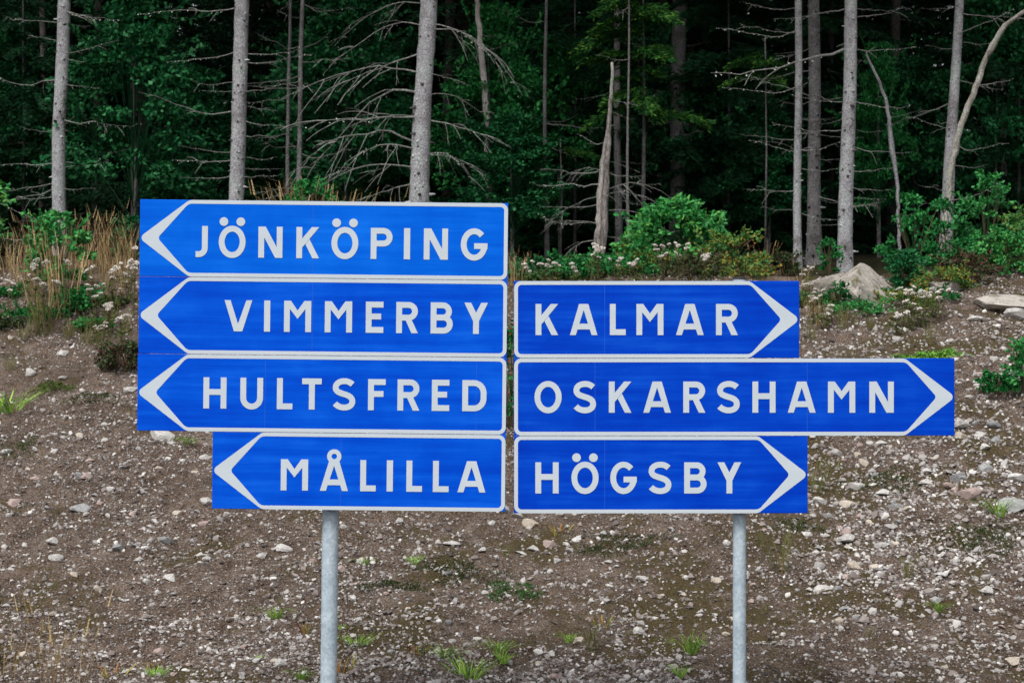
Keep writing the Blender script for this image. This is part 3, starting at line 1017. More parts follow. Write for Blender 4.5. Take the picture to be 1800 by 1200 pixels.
make_tree('sapling_tree', 'slim dark stem just right of the JÖNKÖPING panel', [(960, -10, 5), (959, 100, 6), (958, 250, 7), (960, 400, 8), (961, 465, 9)], 18.6, M['bark_dark'], [], 12, 10, 67, H=5, crown=False, group='thin stems at the forest edge')
make_tree('dead_tree', 'weathered split snag with pale twisted twin stems', [(1077, 110, 4), (1074, 190, 6), (1069, 235, 7), (1060, 285, 8), (1054, 340, 10), (1051, 420, 11), (1050, 475, 15)], 16.2, M['snag_wood'],
          [(345, 190, 90, 'droop'), (300, 200, 70, 'droop'), (415, 10, 110, 'droop'), (375, 30, 130, 'droop'), (425, 200, 120, 'droop'), (285, 10, 60, 'droop'), (60 + 330, 200, 120, 'flat'), (360, 165, 110, 'flat'), (330, 20, 90, 'droop'), (335, 5, 130, 'droop'), (395, 215, 110, 'droop'), (250, 150, 60, 'flat'), (300, -20, 80, 'flat')], 10, 24, 71, crown=False, flare=1.15, ridge=.30)
make_tree('spruce_tree', 'slender dull spruce trunk right behind the pale snag', [(1084, 60, 11), (1086, 250, 12), (1087, 470, 14)], 19.0, M['bark_dark'], [], 14, 30, 77, H=10, group=GT)
make_tree('sapling_tree', 'very thin grey stem right of the pale snag', [(1105, -10, 3), (1104, 200, 4), (1104, 330, 5), (1105, 465, 6)], 17.0, M['bark_dark'], [], 8, 6, 79, crown=False, group='thin stems at the forest edge')
make_tree('spruce_tree', 'dark spruce trunk standing deeper in shade above the leafy bush', [(1194, 0, 25), (1192, 200, 26), (1189, 390, 27), (1188, 460, 30)], 20.5, M['bark_dark'], [(212, 185, 80, 'flat'), (80, 0, 60, 'flat'), (160, 190, 100, 'flat'), (330, 10, 90, 'flat')], 16, 50, 83, group=GT)
make_tree('spruce_tree', 'thinnest of the three grey spruce trunks left of the boulder', [(1404, 0, 12), (1402, 250, 13), (1403, 478, 15)], 16.4, M['bark_grey'], [(55, 188, 140, 'flat'), (155, 192, 130, 'flat'), (245, 190, 95, 'flat'), (335, 195, 90, 'flat'), (370, 185, 60, 'flat'), (210, 0, 60, 'flat')], 14, 60, 87, group=GT)
make_tree('spruce_tree', 'middle one of the three grey spruce trunks left of the boulder', [(1431, 0, 20), (1431, 250, 22), (1432, 400, 24), (1432, 476, 28)], 17.0, M['bark_dark'], [(85, 185, 75, 'flat'), (236, 0, 80, 'flat'), (280, -10, 60, 'flat'), (350, 0, 50, 'flat')], 14, 90, 91, group=GT, flare=1.45)
make_tree('spruce_tree', 'flaky grey spruce trunk with level branches right of its two neighbours', [(1496, 0, 22), (1493, 150, 23), (1489, 300, 25), (1486, 465, 27)], 16.0, M['bark_grey'], [(15, 182, 130, 'flat'), (85, 186, 240, 'flat'), (87, -4, 105, 'flat'), (178, -6, 100, 'flat'), (180, 195, 90, 'flat'), (225, 10, 55, 'flat'), (228, 188, 120, 'flat'), (300, -12, 70, 'flat'), (330, -15, 65, 'flat'), (395, 186, 60, 'flat'), (15, -5, 60, 'flat')], 14, 75, 95, group=GT)
make_tree('dead_tree', 'thin crooked dead stem with peeling bark right of the flaky spruce', [(1522, 95, 3), (1546, 145, 5), (1560, 185, 6), (1566, 230, 7), (1570, 260, 9), (1574, 300, 6), (1578, 330, 5), (1580, 455, 6)], 16.8, M['bark_grey'], [], 5, 14, 99, crown=False, flare=1.1, ridge=.25)
make_tree('spruce_tree', 'grey spruce trunk crossed by the leaning stem near the right edge', [(1686, 0, 15), (1676, 180, 18), (1668, 330, 21), (1661, 455, 26)], 16.5, M['bark_grey'], [(75, 0, 60, 'flat'), (85, 188, 50, 'flat'), (140, -8, 80, 'flat'), (255, -5, 90, 'flat')], 12, 40, 103, group=GT)
lean = make_tree('leaning_tree', 'leaning bowed pale trunk bending out of the picture at upper right', [(1835, 8, 7), (1800, 20, 7), (1765, 45, 8), (1743, 80, 9), (1727, 120, 10), (1712, 165, 10), (1690, 220, 11), (1673, 290, 12), (1662, 380, 13), (1658, 455, 15)], 15.6, M['lichen_bark'], [(32, -5, 70, 'flat'), (150, -20, 60, 'flat'), (290, 0, 60, 'flat')], 4, 40, 107, crown=False, flare=1.2, ridge=.12)
# second arm of the fork
fk = MB()
fp = [at(1731, 108, 15.62), at(1745, 86, 15.55), at(1757, 62, 15.5), at(1772, 40, 15.45), at(1795, 24, 15.4)]
fk.tube([tuple(p - lean.location) for p in fp], [.034, .03, .027, .024, .018], 8, 0.4)
fk.build('limb', M['lichen_bark'], lean, smooth=True)
# twin stem of the snag
for t in [o for o in C.objects if o.name.startswith('dead_tree') and 'snag' in o.get('label', '')]:
    tw = MB()
    tp = [at(1057, 475, 16.1), at(1058, 445, 16.1), at(1063, 400, 16.08), at(1062, 360, 16.1), at(1067, 320, 16.1), at(1066, 290, 16.1), at(1071, 250, 16.12), at(1069, 215, 16.2), at(1073, 170, 16.2)]
    tw.tube([tuple(p - t.location) for p in tp], [.07, .052, .046, .05, .038, .04, .03, .022, .006], 9, 0.35, rough=.16, rng=random.Random(4))
    tw.build('second_stem', M['snag_wood'], t, smooth=True)
GD = 'dim trunks deeper in the forest'
for i, (x0, x1, w, yy, lb) in enumerate([(176, 172, 20, 24, 'dim brown trunk deep in shade right of the leftmost spruce'), (75, 76, 11, 22, 'faint slim trunk in the dark at the far left'), (238, 236, 13, 20, 'dim short-lit trunk behind leaves left of the JÖNKÖPING panel'),
                                         (790, 785, 18, 24, 'dim trunk in the shadow right of the stoutest spruce'), (1575, 1566, 17, 23, 'dim trunk behind the crooked dead stem'), (1215, 1218, 12, 27, 'dim slim trunk beyond the dark spruce'),
                                         (1340, 1338, 9, 25, 'thin dim trunk left of the three grey spruces'), (1462, 1459, 10, 24, 'thin dim trunk between the middle and the flaky spruce'), (640, 636, 14, 26, 'dim trunk behind the drooping bare branches'),
                                         (1635, 1630, 12, 26, 'dim trunk left of the trunk crossed by the leaning stem'), (1760, 1764, 12, 22, 'dim trunk near the right edge behind the bushes'), (1000, 1003, 10, 25, 'thin dim trunk between slim stem and pale snag')]):
    make_tree('spruce_tree', lb, [(x0, 0, w), ((x0 + x1) / 2, 230, w * 1.05), (x1, 455, w * 1.2)], yy, M['bark_brown'], [], 12, 20, 200 + 7 * i, group=GD, rnd_len=(.5, 1.5))

# ------------------------------------------------------------------ trees: dark backdrop
BACK = [spruce_crown_mesh(400 + i, 17.0, 0.6, 2.9, 300, M['needle'], 1.1, (0.13, 0.030)) for i in range(4)]


def back_trunk_mesh():
    b = MB()
    b.tube([(0, 0, -.2), (0, 0, 6), (0, 0, 16.5)], [.16, .12, .02], 8, 0.4)
    return b.mesh('trunk', M['bark_brown'])


BT = back_trunk_mesh()
r = random.Random(5)
spots = []
for row_y, step, jit in ((24, 3.4, 1.2), (29, 2.6, 1.2), (34, 2.4, 1.2), (40, 2.6, 1.3), (47, 2.8, 1.5), (55, 2.8, 1.5), (63, 2.8, 1.5)):
    half = (row_y + 14) * 0.25 + 6
    x = -half
    while x < half:
        spots.append((x + r.uniform(-jit, jit), row_y + r.uniform(-2, 2)))
        x += step
first = None
for i, (x, y) in enumerate(spots):
    root = empty('spruce_tree', (x, y, gz1(x, y) - .05), r.uniform(0, 6.28))
    s = r.uniform(.85, 1.15)
    root.scale = (s, s, s * r.uniform(.95, 1.15))
    tag(root, 'dense dark green spruce standing far back in the unlit forest', 'tree', 'spruces filling the dark forest')
    link('trunk', BT, root)
    link('crown', BACK[i % 4], root)


def leafy_crown_mesh(seed, W, H, clumps, per, leaf, mat, tint=(0.05, 1.0), quad=True, sprigs=14):
    """leaf clumps spread unevenly through a volume W wide and H high, on limbs from the foot"""
    r = np.random.default_rng(seed)
    m = MB()
    P, Dv = [], []
    for i in range(clumps):
        a = r.uniform(0, 2 * PI)
        h = r.uniform(.12, 1.0) if H < 3 else r.uniform(.12, 1.0) ** .65
        prof = math.sin(min(1, h * 1.1) * PI * .86 + .25)
        rad = W / 2 * max(.2, prof) * math.sqrt(r.uniform(.15, 1))
        c = np.array([math.cos(a) * rad, math.sin(a) * rad, h * H])
        cr = np.array([1, 1, .45]) * W * r.uniform(.07, .17)
        k = int(per * r.uniform(.5, 1.5))
        d = r.normal(size=(k, 3))
        d /= np.linalg.norm(d, axis=1, keepdims=True)
        p = c + d * cr * r.uniform(.3, 1, (k, 1)) ** .5
        P.append(p)
        out = np.array([math.cos(a), math.sin(a), -.15])
        Dv.append(out * .8 + r.normal(size=(k, 3)) * .55)
        if i % 3 == 0:
            m.tube([(0, 0, h * H * .35), tuple(c * np.array([.5, .5, .72])), tuple(c)], [.004 * W, .0025 * W, .001 * W], 4, 0.0, cap=False)
    for i in range(sprigs):
        a = r.uniform(0, 2 * PI); h = r.uniform(.35, .95)
        rad = W / 2 * r.uniform(.55, .9) * (1 - .5 * max(0, h - .5))
        c = np.array([math.cos(a) * rad, math.sin(a) * rad, h * H])
        d = np.array([math.cos(a) * .7, math.sin(a) * .7, r.uniform(.1, 1.2)]); d /= np.linalg.norm(d)
        Ls = r.uniform(.12, .26) * max(W, H * .8)
        k = max(6, int(Ls / leaf * 4))
        u = np.linspace(0, 1, k)[:, None]
        P.append(c + d * Ls * u + np.array([0, 0, -.12 * Ls]) * u * u)
        Dv.append(d * .7 + r.normal(size=(k, 3)) * .6)
        m.tube([tuple(c * np.array([.6, .6, .8])), tuple(c), tuple(c + d * Ls + np.array([0, 0, -.12 * Ls]))], [.006 * W, .004 * W, .0015 * W], 3, 0.0, cap=False)
    P, Dv = np.concatenate(P), np.concatenate(Dv)
    leaves(m, r, P, Dv, leaf, leaf * .62, tint, quad=quad)
    return m.mesh('crown', mat)


UND = [leafy_crown_mesh(500 + i, 2.6, 4.6, 110, 95, 0.10, M['leaf_dark'], sprigs=40) for i in range(3)]
UND_M = [leafy_crown_mesh(520 + i, 2.4, 4.2, 95, 90, 0.085, M['leaf_mid'], sprigs=36) for i in range(3)]


def und_trunk():
    b = MB()
    b.tube([(0, 0, -.1), (.03, 0, 1.5), (-.02, 0.02, 3.6)], [.035, .025, .008], 6, 0.4)
    return b.mesh('trunk', M['bark_dark'])


UT = und_trunk()
GU = 'leafy young trees under the spruces'
for i, (px, yy, wpx, top, mk, lb) in enumerate([
        (235, 19.5, 260, -20, 'd', 'large dull-green young oak between the two left spruces'),
        (20, 22, 220, 60, 'd', 'dim leafy tree at the far left edge behind the leftmost spruce'),
        (345, 22.5, 200, 120, 'd', 'dim leafy tree left of the second spruce'),
        (610, 21, 260, -30, 'd', 'dull-green leafy tree behind the bare drooping branches'),
        (700, 23, 200, 150, 'm', 'green leafy tree behind the foot of the stoutest spruce'),
        (860, 20.5, 230, -30, 'm', 'green leafy tree above the gap between the signs'),
        (900, 19.5, 190, 200, 'd', 'low leafy tree just right of the JÖNKÖPING panel'),
        (985, 21.5, 190, 30, 'm', 'green leafy tree between slim stem and pale snag'),
        (1120, 22.5, 200, -10, 'd', 'dim leafy tree behind the pale snag'),
        (1270, 22.5, 190, 120, 'd', 'dim leafy tree right of the dark spruce'),
        (1350, 21, 170, 190, 'd', 'dull leafy tree left of the three grey spruces'),
        (1545, 20, 130, 40, 'm', 'green leafy tree right of the flaky spruce'),
        (1610, 22, 200, 100, 'd', 'dim leafy tree behind the crooked dead stem'),
        (1750, 20.5, 230, -20, 'd', 'dim leafy tree behind the bowed trunk at upper right'),
        (520, 23.5, 170, 60, 'd', 'dim leafy tree behind the two thin stems')]):
    yy -= 1.6
    p = at(px, 450, yy)
    z0 = gz1(p.x, yy)
    W = wpx / ppm(yy)
    Ht = at(px, top, yy).z - z0
    root = empty('young_tree', (p.x, yy, z0 - .03), i * 1.3)
    tag(root, lb, 'tree', GU)
    sx, sz = W / 2.5, Ht / 4.6
    link('trunk', UT, root, None, None, (1, 1, sz))
    link('crown', (UND if mk == 'd' else UND_M)[i % 3], root, None, None, (sx, sx, sz))


# hanging yellow-green sprays of the young spruce over the snag, and a few nearer leafy sprays
def spray_mesh(seed, L, mat, n=26, q=(0.075, 0.02)):
    r = np.random.default_rng(seed)
    m = MB()
    P, Dv = [], []
    s = np.linspace(.05, 1, n)
    z = -.30 * L * s ** 2
    m.tube([(0, 0, 0), (L * .5, 0, -.075 * L), (L, 0, -.3 * L)], [.011, .007, .003], 4, 0.0)
    for side in (-1, 1):
        for rep in range(2):
            tl = (.42 * (1 - s * .7)) * L * r.uniform(.5, 1, n)
            dz = r.uniform(-.5, .1, n)
            for k in range(9):
                w = (k + .3) / 9
                P.append(np.stack([L * s + .6 * tl * w, side * tl * w * .8, z + dz * tl * w], -1))
                Dv.append(np.stack([.8 + r.uniform(-.5, .5, n), side * .8 + r.uniform(-.5, .5, n), dz + r.uniform(-.6, .3, n)], -1))
    P, Dv = np.concatenate(P), np.concatenate(Dv)
    leaves(m, r, P, Dv, q[0], q[1], (0.0, 1.0))
    return m.mesh('needle_branch', mat)


SPR = [spray_mesh(600 + i, 0.9, M['needle_bright']) for i in range(3)]
SPR_D = [spray_mesh(620 + i, 1.1, M['needle'], 28) for i in range(3)]


def young_spruce(label, px, yy, top_py, specs, pool, wpx=9):
    p = at(px, 455, yy)
    z0 = gz1(p.x, yy)
    root = empty('young_spruce', (p.x, yy, z0 - .03))
    tag(root, label, 'tree', 'young green spruces at the forest edge')
    b = MB()
    h = at(px, top_py, yy).z - z0
    b.tube([(0, 0, 0), (.02, 0, h * .5), (0, 0, h)], [wpx / 2 / ppm(yy), wpx / 3 / ppm(yy), .01], 7, .4)
    b.build('trunk', M['bark_dark'], root, smooth=True)
    r = random.Random(int(px))
    for py, az, L in specs:
        z = at(px, py, yy).z - z0
        link('needle_branch', r.choice(pool), root, (0, 0, z), (r.uniform(-.3, .3), r.uniform(-.25, .15), math.radians(az)), L)


r = random.Random(77)
young_spruce('yellow-green young spruce hanging over the pale snag', 1130, 17.6, -60,
             [(py, r.uniform(-170, 20), r.uniform(.7, 1.15)) for py in (-40, -25, 0, 5, 20, 35, 45, 60, 80, 95, 105, 120, 140, 150, 165, 175, 190, 200)], SPR)
young_spruce('young spruce with one bright yellow-green spray left of the three grey trunks', 1345, 17.4, 60,
             [(95, -150, .75), (110, -100, .8), (105, -40, .6), (125, -170, .7), (130, -75, .7), (100, 180, .6)], SPR, 5)
young_spruce('small spruce with a low yellow-green twig right of the slim stem', 985, 18.0, 240, [(262, -10, .6), (268, 185, .55), (258, -60, .4)], SPR, 4)
young_spruce('dark young spruce behind the slim stem', 1010, 20.0, -40, [(py, r.uniform(0, 360), r.uniform(.8, 1.3)) for py in range(-30, 430, 14)], SPR_D, 7)
young_spruce('dark young spruce left of the dark spruce trunk', 1280, 20.0, -40, [(py, r.uniform(0, 360), r.uniform(.8, 1.4)) for py in range(-30, 430, 14)], SPR_D, 7)
young_spruce('dark young spruce near the left edge', 40, 20.0, -40, [(py, r.uniform(0, 360), r.uniform(.8, 1.4)) for py in range(-30, 430, 14)], SPR_D, 7)
young_spruce('dark young spruce at the right edge', 1790, 19.0, -40, [(py, r.uniform(0, 360), r.uniform(.8, 1.4)) for py in range(-30, 430, 14)], SPR_D, 7)


# ------------------------------------------------------------------ shrubs at the forest edge
def shrub(name, label, px, py, wpx, hpx, mat, leaf=0.075, clumps=40, per=60, tint=(0.1, 1.0), seed=0, cat='bush', yy=None, group=None, stems=6):
    g0 = on_ground(px, py) if yy is None else Vector((at(px, py, yy).x, yy, gz1(at(px, py, yy).x, yy)))
    k = ppm(g0.y)
    W, H = wpx / k, max(12.0, hpx - (g0.z - at(px, py, g0.y).z) * k) / k
    root = empty(name, g0)
    tag(root, label, cat, group)
    me = leafy_crown_mesh(700 + seed, W, H, clumps, per, leaf, mat, tint, quad=False)
    me.name = 'foliage'
    link('foliage', me, root)
    b = MB()
    rr = random.Random(seed)
    for i in range(stems):
        a = rr.uniform(0, 6.28); q = rr.uniform(.1, .38) * W
        b.tube([(0, 0, -.04), (math.cos(a) * q * .4, math.sin(a) * q * .4, H * .4), (math.cos(a) * q, math.sin(a) * q, H * rr.uniform(.65, .95))], [.012, .008, .003], 5, rr.random())
    b.build('stem', M['stem'], root)
    return root


shrub('oak_bush', 'bright green bushy oak between the signs, the tallest bush at the forest edge', 1185, 478, 185, 122, M['leaf_bright'], .08, 52, 66, (.25, .95), 1, yy=14.2)
shrub('leafy_bush', 'green bush with yellowing tips right of the bright oak', 1285, 478, 140, 62, M['leaf_autumn'], .055, 30, 46, (.45, 1.0), 2, yy=13.6)
shrub('leafy_bush', 'low yellowing bush above the KALMAR arrow', 1300, 484, 120, 28, M['leaf_autumn'], .045, 20, 34, (.3, 1), 3, yy=13.0)
shrub('leafy_bush', 'low green weeds above the KALMAR panel', 1060, 492, 190, 40, M['leaf_mid'], .05, 40, 50, (.3, 1), 4, yy=12.6)
shrub('leafy_bush', 'low dim weeds just right of the JÖNKÖPING panel', 945, 492, 120, 34, M['leaf_dark'], .05, 24, 50, (.3, 1), 5, yy=12.6)
shrub('oak_sapling', 'green oak sapling growing through dry grass at the left', 102, 585, 112, 215, M['leaf_bright'], .064, 40, 44, (.2, .9), 6, yy=11.2)
shrub('leafy_bush', 'lower green leafy tuft left of the VIMMERBY panel', 140, 575, 90, 70, M['leaf_bright'], .06, 20, 40, (.1, .7), 7, yy=10.6)
shrub('leafy_bush', 'green leaves at the far left edge beside dry grass', 20, 560, 60, 40, M['leaf_mid'], .05, 14, 30, (.2, .9), 8, yy=11.4)
shrub('leafy_bush', 'dark low bush touching the left edge of the HULTSFRED panel', 222, 652, 95, 46, M['leaf_heath'], .04, 36, 40, (.0, 1), 9)
shrub('leafy_bush', 'small dark green leafy plant on the boulder', 1474, 548, 40, 50, M['leaf_mid'], .04, 14, 30, (.0, .6), 10, yy=10.5)
shrub('leafy_bush', 'tall dull-green bush right behind the boulder', 1605, 540, 110, 195, M['leaf_mid'], .055, 32, 36, (.2, 1), 11, yy=12.9)
shrub('leafy_bush', 'dark leafy bush at the foot of the leaning trunk', 1665, 500, 120, 150, M['leaf_mid'], .06, 24, 36, (.1, .9), 12, yy=14.2)
shrub('leafy_bush', 'tall bright green shrub near the right edge', 1735, 510, 120, 205, M['leaf_bright'], .06, 36, 38, (.05, .75), 13, yy=13.6)
shrub('leafy_bush', 'yellow-green leafy bush at the right edge under the bowed trunk', 1805, 525, 140, 165, M['leaf_autumn'], .055, 30, 38, (.6, 1), 14, yy=13.0)
shrub('leafy_bush', 'low weeds with yellow leaves below the boulder', 1595, 572, 110, 56, M['leaf_autumn'], .04, 26, 30, (.3, 1), 15, yy=10.3)
shrub('fern_clump', 'withered reddish-brown fern between the right-hand bushes', 1695, 530, 110, 84, M['leaf_heath'], .05, 24, 34, (0, .9), 16, yy=11.9, cat='fern')
shrub('leafy_bush', 'green bush cut by the right edge lower on the slope', 1803, 700, 66, 104, M['leaf_bright'], .045, 22, 32, (.1, .8), 17)
shrub('leafy_bush', 'low green growth on dark ground below the right-edge bush', 1755, 690, 90, 34, M['leaf_mid'], .04, 20, 36, (.1, .8), 18)
shrub('leafy_branch', 'bright green leafy branch tip entering from the left edge', -95, 470, 210, 250, M['leaf_bright'], .075, 60, 46, (.3, 1), 19, yy=14.0, cat='branch')
shrub('leafy_bush', 'dark leaves above the JÖNKÖPING arrow', 232, 440, 70, 60, M['leaf_dark'], .07, 16, 40, (.3, 1), 20, yy=15.2)
shrub('leafy_bush', 'small leafy shoots peeping over the JÖNKÖPING panel', 545, 500, 130, 185, M['leaf_mid'], .06, 26, 26, (.3, 1), 21, yy=13.5)
shrub('leafy_bush', 'leafy bush between flaky spruce and middle spruce foot', 1458, 470, 40, 50, M['leaf_mid'], .05, 10, 30, (.2, 1), 22, yy=15.3)

for px, py, w_, h_, mk, lf_, tn_, yy_, lb in [
        (1432, 578, 60, 50, 'leaf_mid', .04, (.0, .8), 10.9, 'low green weeds between the KALMAR arrow tip and the boulder'),
        (1510, 585, 110, 46, 'leaf_bright', .03, (.1, .9), 10.0, 'strip of low fresh weeds below the hump-backed boulder'),
        (1625, 572, 120, 62, 'leaf_mid', .04, (.0, .7), 10.8, 'low green weeds around the white flowers right of the boulder'),
        (1660, 548, 120, 74, 'leaf_autumn', .04, (.3, 1), 11.6, 'yellow-spotted weeds behind the white flowers at right'),
        (1690, 510, 140, 90, 'leaf_mid', .05, (.0, .9), 13.2, 'dense green bush behind the reddish-brown fern'),
        (1765, 520, 130, 115, 'leaf_bright', .05, (.1, 1), 12.8, 'green bush above the right-edge boulder'),
        (1592, 520, 70, 78, 'leaf_dark', .05, (.2, 1), 12.0, 'dim green leaves leaning on the right side of the boulder'),
        (60, 600, 130, 40, 'leaf_mid', .035, (.1, .9), 10.4, 'low green weeds under the white flowers at the left'),
        (195, 590, 80, 46, 'leaf_heath', .035, (.3, 1), 10.8, 'brownish-green weeds left of the VIMMERBY arrow'),
        (20, 625, 70, 40, 'leaf_heath', .035, (.3, 1), 10.0, 'brown-green weeds at the far left edge'),
        (165, 605, 60, 34, 'leaf_bright', .04, (.1, .8), 10.2, 'small fresh green weed in front of the left-hand flowers'),
        (1000, 495, 110, 34, 'leaf_mid', .045, (.1, 1), 12.8, 'green weeds under the white flowers right of the JÖNKÖPING panel'),
        (1130, 490, 120, 44, 'leaf_autumn', .045, (.35, 1), 12.8, 'green and yellow weeds left of the bright oak bush'),
        (1210, 488, 130, 36, 'leaf_heath', .04, (.2, 1), 12.5, 'brown seed-headed weeds in front of the bright oak bush'),
        (1375, 478, 70, 34, 'leaf_heath', .04, (.2, 1), 13.6, 'dark weeds at the foot of the three grey trunks')]:
    shrub('leafy_bush', lb, px, py, w_, h_, M[mk], lf_, 34, 44, tn_, 60 + px % 37, yy=yy_)

# berries seen through the slot between the two signs
bb = shrub('berry_bush', 'low bush of red berries seen in the slot between the signs', 898, 745, 150, 175, M['leaf_mid'], .045, 44, 34, (.2, .9), 30)
rr = random.Random(3)
k = ppm(bb.location.y)
for i in range(150):
    b = MB() if i == 0 else b
    s = .010
    c = Vector((rr.uniform(-.45, .45), rr.uniform(-.5, .2), rr.uniform(.12, 1.15)))
    V = [c + Vector(v) * s for v in ((1, 0, 0), (-1, 0, 0), (0, 1, 0), (0, -1, 0), (0, 0, 1), (0, 0, -1))]
    b.add(V, [(0, 2, 4), (2, 1, 4), (1, 3, 4), (3, 0, 4), (2, 0, 5), (1, 2, 5), (3, 1, 5), (0, 3, 5)], rr.random())
tag(b.build('berries', M['berry'], bb, smooth=True), kind='stuff')


# ------------------------------------------------------------------ grasses
def grass_mesh(name, seed, n, h, spread, lean_, width, mat, tint=(0, 1), heads=0.0):
    r = np.random.default_rng(seed)
    m = MB()
    a = r.uniform(0, 2 * PI, n)
    ro = spread * np.sqrt(r.random(n))
    B = np.stack([np.cos(a) * ro, np.sin(a) * ro, np.zeros(n) - .02], -1)
    a2 = a + r.normal(0, .9, n)
    ln = lean_ * r.uniform(.2, 1.2, n)
    hh = h * r.uniform(.45, 1.0, n)
    O = np.stack([np.cos(a2), np.sin(a2), np.zeros(n)], -1)
    S = np.stack([-np.sin(a2), np.cos(a2), np.zeros(n)], -1)
    fa = r.uniform(0, PI, n)
    S = np.stack([np.cos(fa), np.sin(fa), np.zeros(n)], -1) * .5 + S * .5
    w = (width * r.uniform(.6, 1.3, n))[:, None]
    up = np.array([0, 0, 1.0])
    p1 = B + up * (hh * .5)[:, None] + O * (hh * ln * .22)[:, None]
    p2 = B + up * (hh * .86)[:, None] + O * (hh * ln * .6)[:, None]
    p3 = B + up * (hh * (1 - .25 * np.minimum(ln, 1.5)))[:, None] + O * (hh * ln * 1.05)[:, None]
    V = np.stack([B - S * w * .5, B + S * w * .5, p1 + S * w * .45, p1 - S * w * .45, p2 + S * w * .3, p2 - S * w * .3, p3], 1)
    tn = r.uniform(tint[0], tint[1], n)
    m.batch(V, [(0, 1, 2, 3), (3, 2, 4, 5), (5, 4, 6)], tn)
    for i in range(int(n * heads)):     # seed heads
        t = p3[i]; d = O[i] * .3 + up
        d = d / np.linalg.norm(d)
        for k_ in range(5):
            c = t + d * (k_ * .018) - d * .05
            s = .007 * (1.2 - k_ * .15)
            m.add([c - S[i] * s, c + d * .02, c + S[i] * s, c - d * .01], [(0, 1, 2, 3)], .8)
    return m.mesh(name, mat)


G_DRY = [grass_mesh('blades', 800 + i, 46, .62, .16, .5, .0055, M['grass_dry'], (0, 1), .25) for i in range(3)]
G_TUFT = [grass_mesh('blades', 820 + i, 85, .13, .03, 1.75, .0055, M['grass_green'], (.4, 1)) for i in range(3)]
G_MIX = [grass_mesh('blades', 840 + i, 55, .30, .05, .5, .005, M['grass_mixed'], (0, 1), .2) for i in range(3)]
G_RED = [grass_mesh('blades', 860 + i, 34, .10, .04, 1.1, .009, M['weed_red'], (0, 1)) for i in range(2)]
G_THIN = [grass_mesh('blades', 880 + i, 20, .62, .16, .6, .0026, M['grass_dry'], (.2, 1), .6) for i in range(2)]
G_LEN = {'dry': .55, 'tuft': .11, 'mix': .28, 'red': .09, 'thin': .58}
POOL = {'dry': G_DRY, 'tuft': G_TUFT, 'mix': G_MIX, 'red': G_RED, 'thin': G_THIN}
rr = random.Random(9)


def tuft(px, py, hpx, kind, label, name='grass_tuft', group='grass tufts on the gravel slope', cat='grass tuft'):
    p = on_ground(px, py)
    s = hpx / ppm(p.y) / G_LEN[kind] * (1.35 if kind in ('tuft', 'red') else 1.0)
    root = empty(name, p, rr.uniform(0, 6.28))
    tag(root, label, cat, group)
    link('blades', rr.choice(POOL[kind]), root, None, None, s)
    return root


for px, py, h, kd, lb in [
        (626, 1140, 24, 'tuft', 'small green tuft right of the left pole near its foot'),
        (608, 1110, 14, 'tuft', 'tiny green tuft just right of the left pole'),
        (782, 1160, 26, 'tuft', 'spiky green tuft, left one of three below the MÅLILLA panel'),
        (822, 1197, 36, 'tuft', 'largest yellow-green spiky tuft at the bottom edge, middle'),
        (876, 1150, 26, 'tuft', 'round green tuft up right of the largest spiky one'),
        (886, 1166, 18, 'tuft', 'little green tuft just under the round one'),
        (1215, 1143, 30, 'tuft', 'compact bright green tuft left of the right pole'),
        (1196, 1190, 18, 'tuft', 'small green tuft at the bottom edge left of the right pole'),
        (1040, 1150, 62, 'mix', 'upright thin green grass left of the right pole beside dry orange weed'),
        (1372, 1005, 80, 'mix', 'tall brownish grass tuft right of the right pole'),
        (1596, 1018, 44, 'mix', 'upright green grass tuft on the stony right slope'),
        (1432, 868, 72, 'mix', 'dry brown grass at the right edge of the HÖGSBY panel'),
        (1527, 1118, 20, 'mix', 'short upright blades low on the right slope'),
        (1632, 605, 45, 'mix', 'lone green grass clump above the OSKARSHAMN arrow'),
        (640, 994, 14, 'tuft', 'tiny yellow-green tuft beside the left pole, halfway up'),
        (728, 994, 14, 'tuft', 'sparse yellow-green tuft below the MÅLILLA panel'),
        (330, 786, 18, 'tuft', 'bright green tuft left of the MÅLILLA arrow'),
        (735, 1150, 20, 'red', 'orange dry weed left of the spiky green tufts'),
        (540, 1112, 18, 'red', 'rust-red weed left of the left pole'),
        (600, 1185, 30, 'red', 'red and green weed at the foot of the left pole'),
        (200, 1196, 26, 'red', 'yellow and red grass clump at the bottom edge, left'),
        (268, 1180, 18, 'red', 'yellow flowering weed near the bottom left'),
        (484, 1088, 20, 'tuft', 'green weed left of the left pole'),
        (490, 1066, 18, 'mix', 'small ferny shoot left of the left pole'),
        (1060, 1105, 22, 'red', 'orange withered weed left of the right pole'),
        (1000, 1128, 14, 'tuft', 'faint green sprout in front of a pale stone'),
        (1105, 1120, 16, 'mix', 'small mixed tuft left of the right pole'),
        (985, 940, 18, 'red', 'withered orange weed under the HÖGSBY panel'),
        (890, 980, 22, 'mix', 'thin dry sprig below the slot between the signs'),
        (275, 1192, 20, 'tuft', 'green weed at the bottom edge below the yellow one'),
        (1755, 905, 26, 'tuft', 'green tuft in front of the big grey slab at right'),
        (15, 725, 40, 'tuft', 'bright green grass at the left edge, mid height'),
        (15, 655, 34, 'mix', 'olive grass clump at the left edge under the weeds'),
        (1345, 1075, 20, 'mix', 'small green sprig beside the right pole'),
        (530, 1195, 18, 'tuft', 'green sprig at the bottom edge left of the left pole'),
        (455, 1165, 10, 'tuft', 'tiny sprout on grey gravel left of the left pole'),
        (1650, 1075, 14, 'tuft', 'tiny sprout on the lower right slope')]:
    tuft(px, py, h, kd, lb)
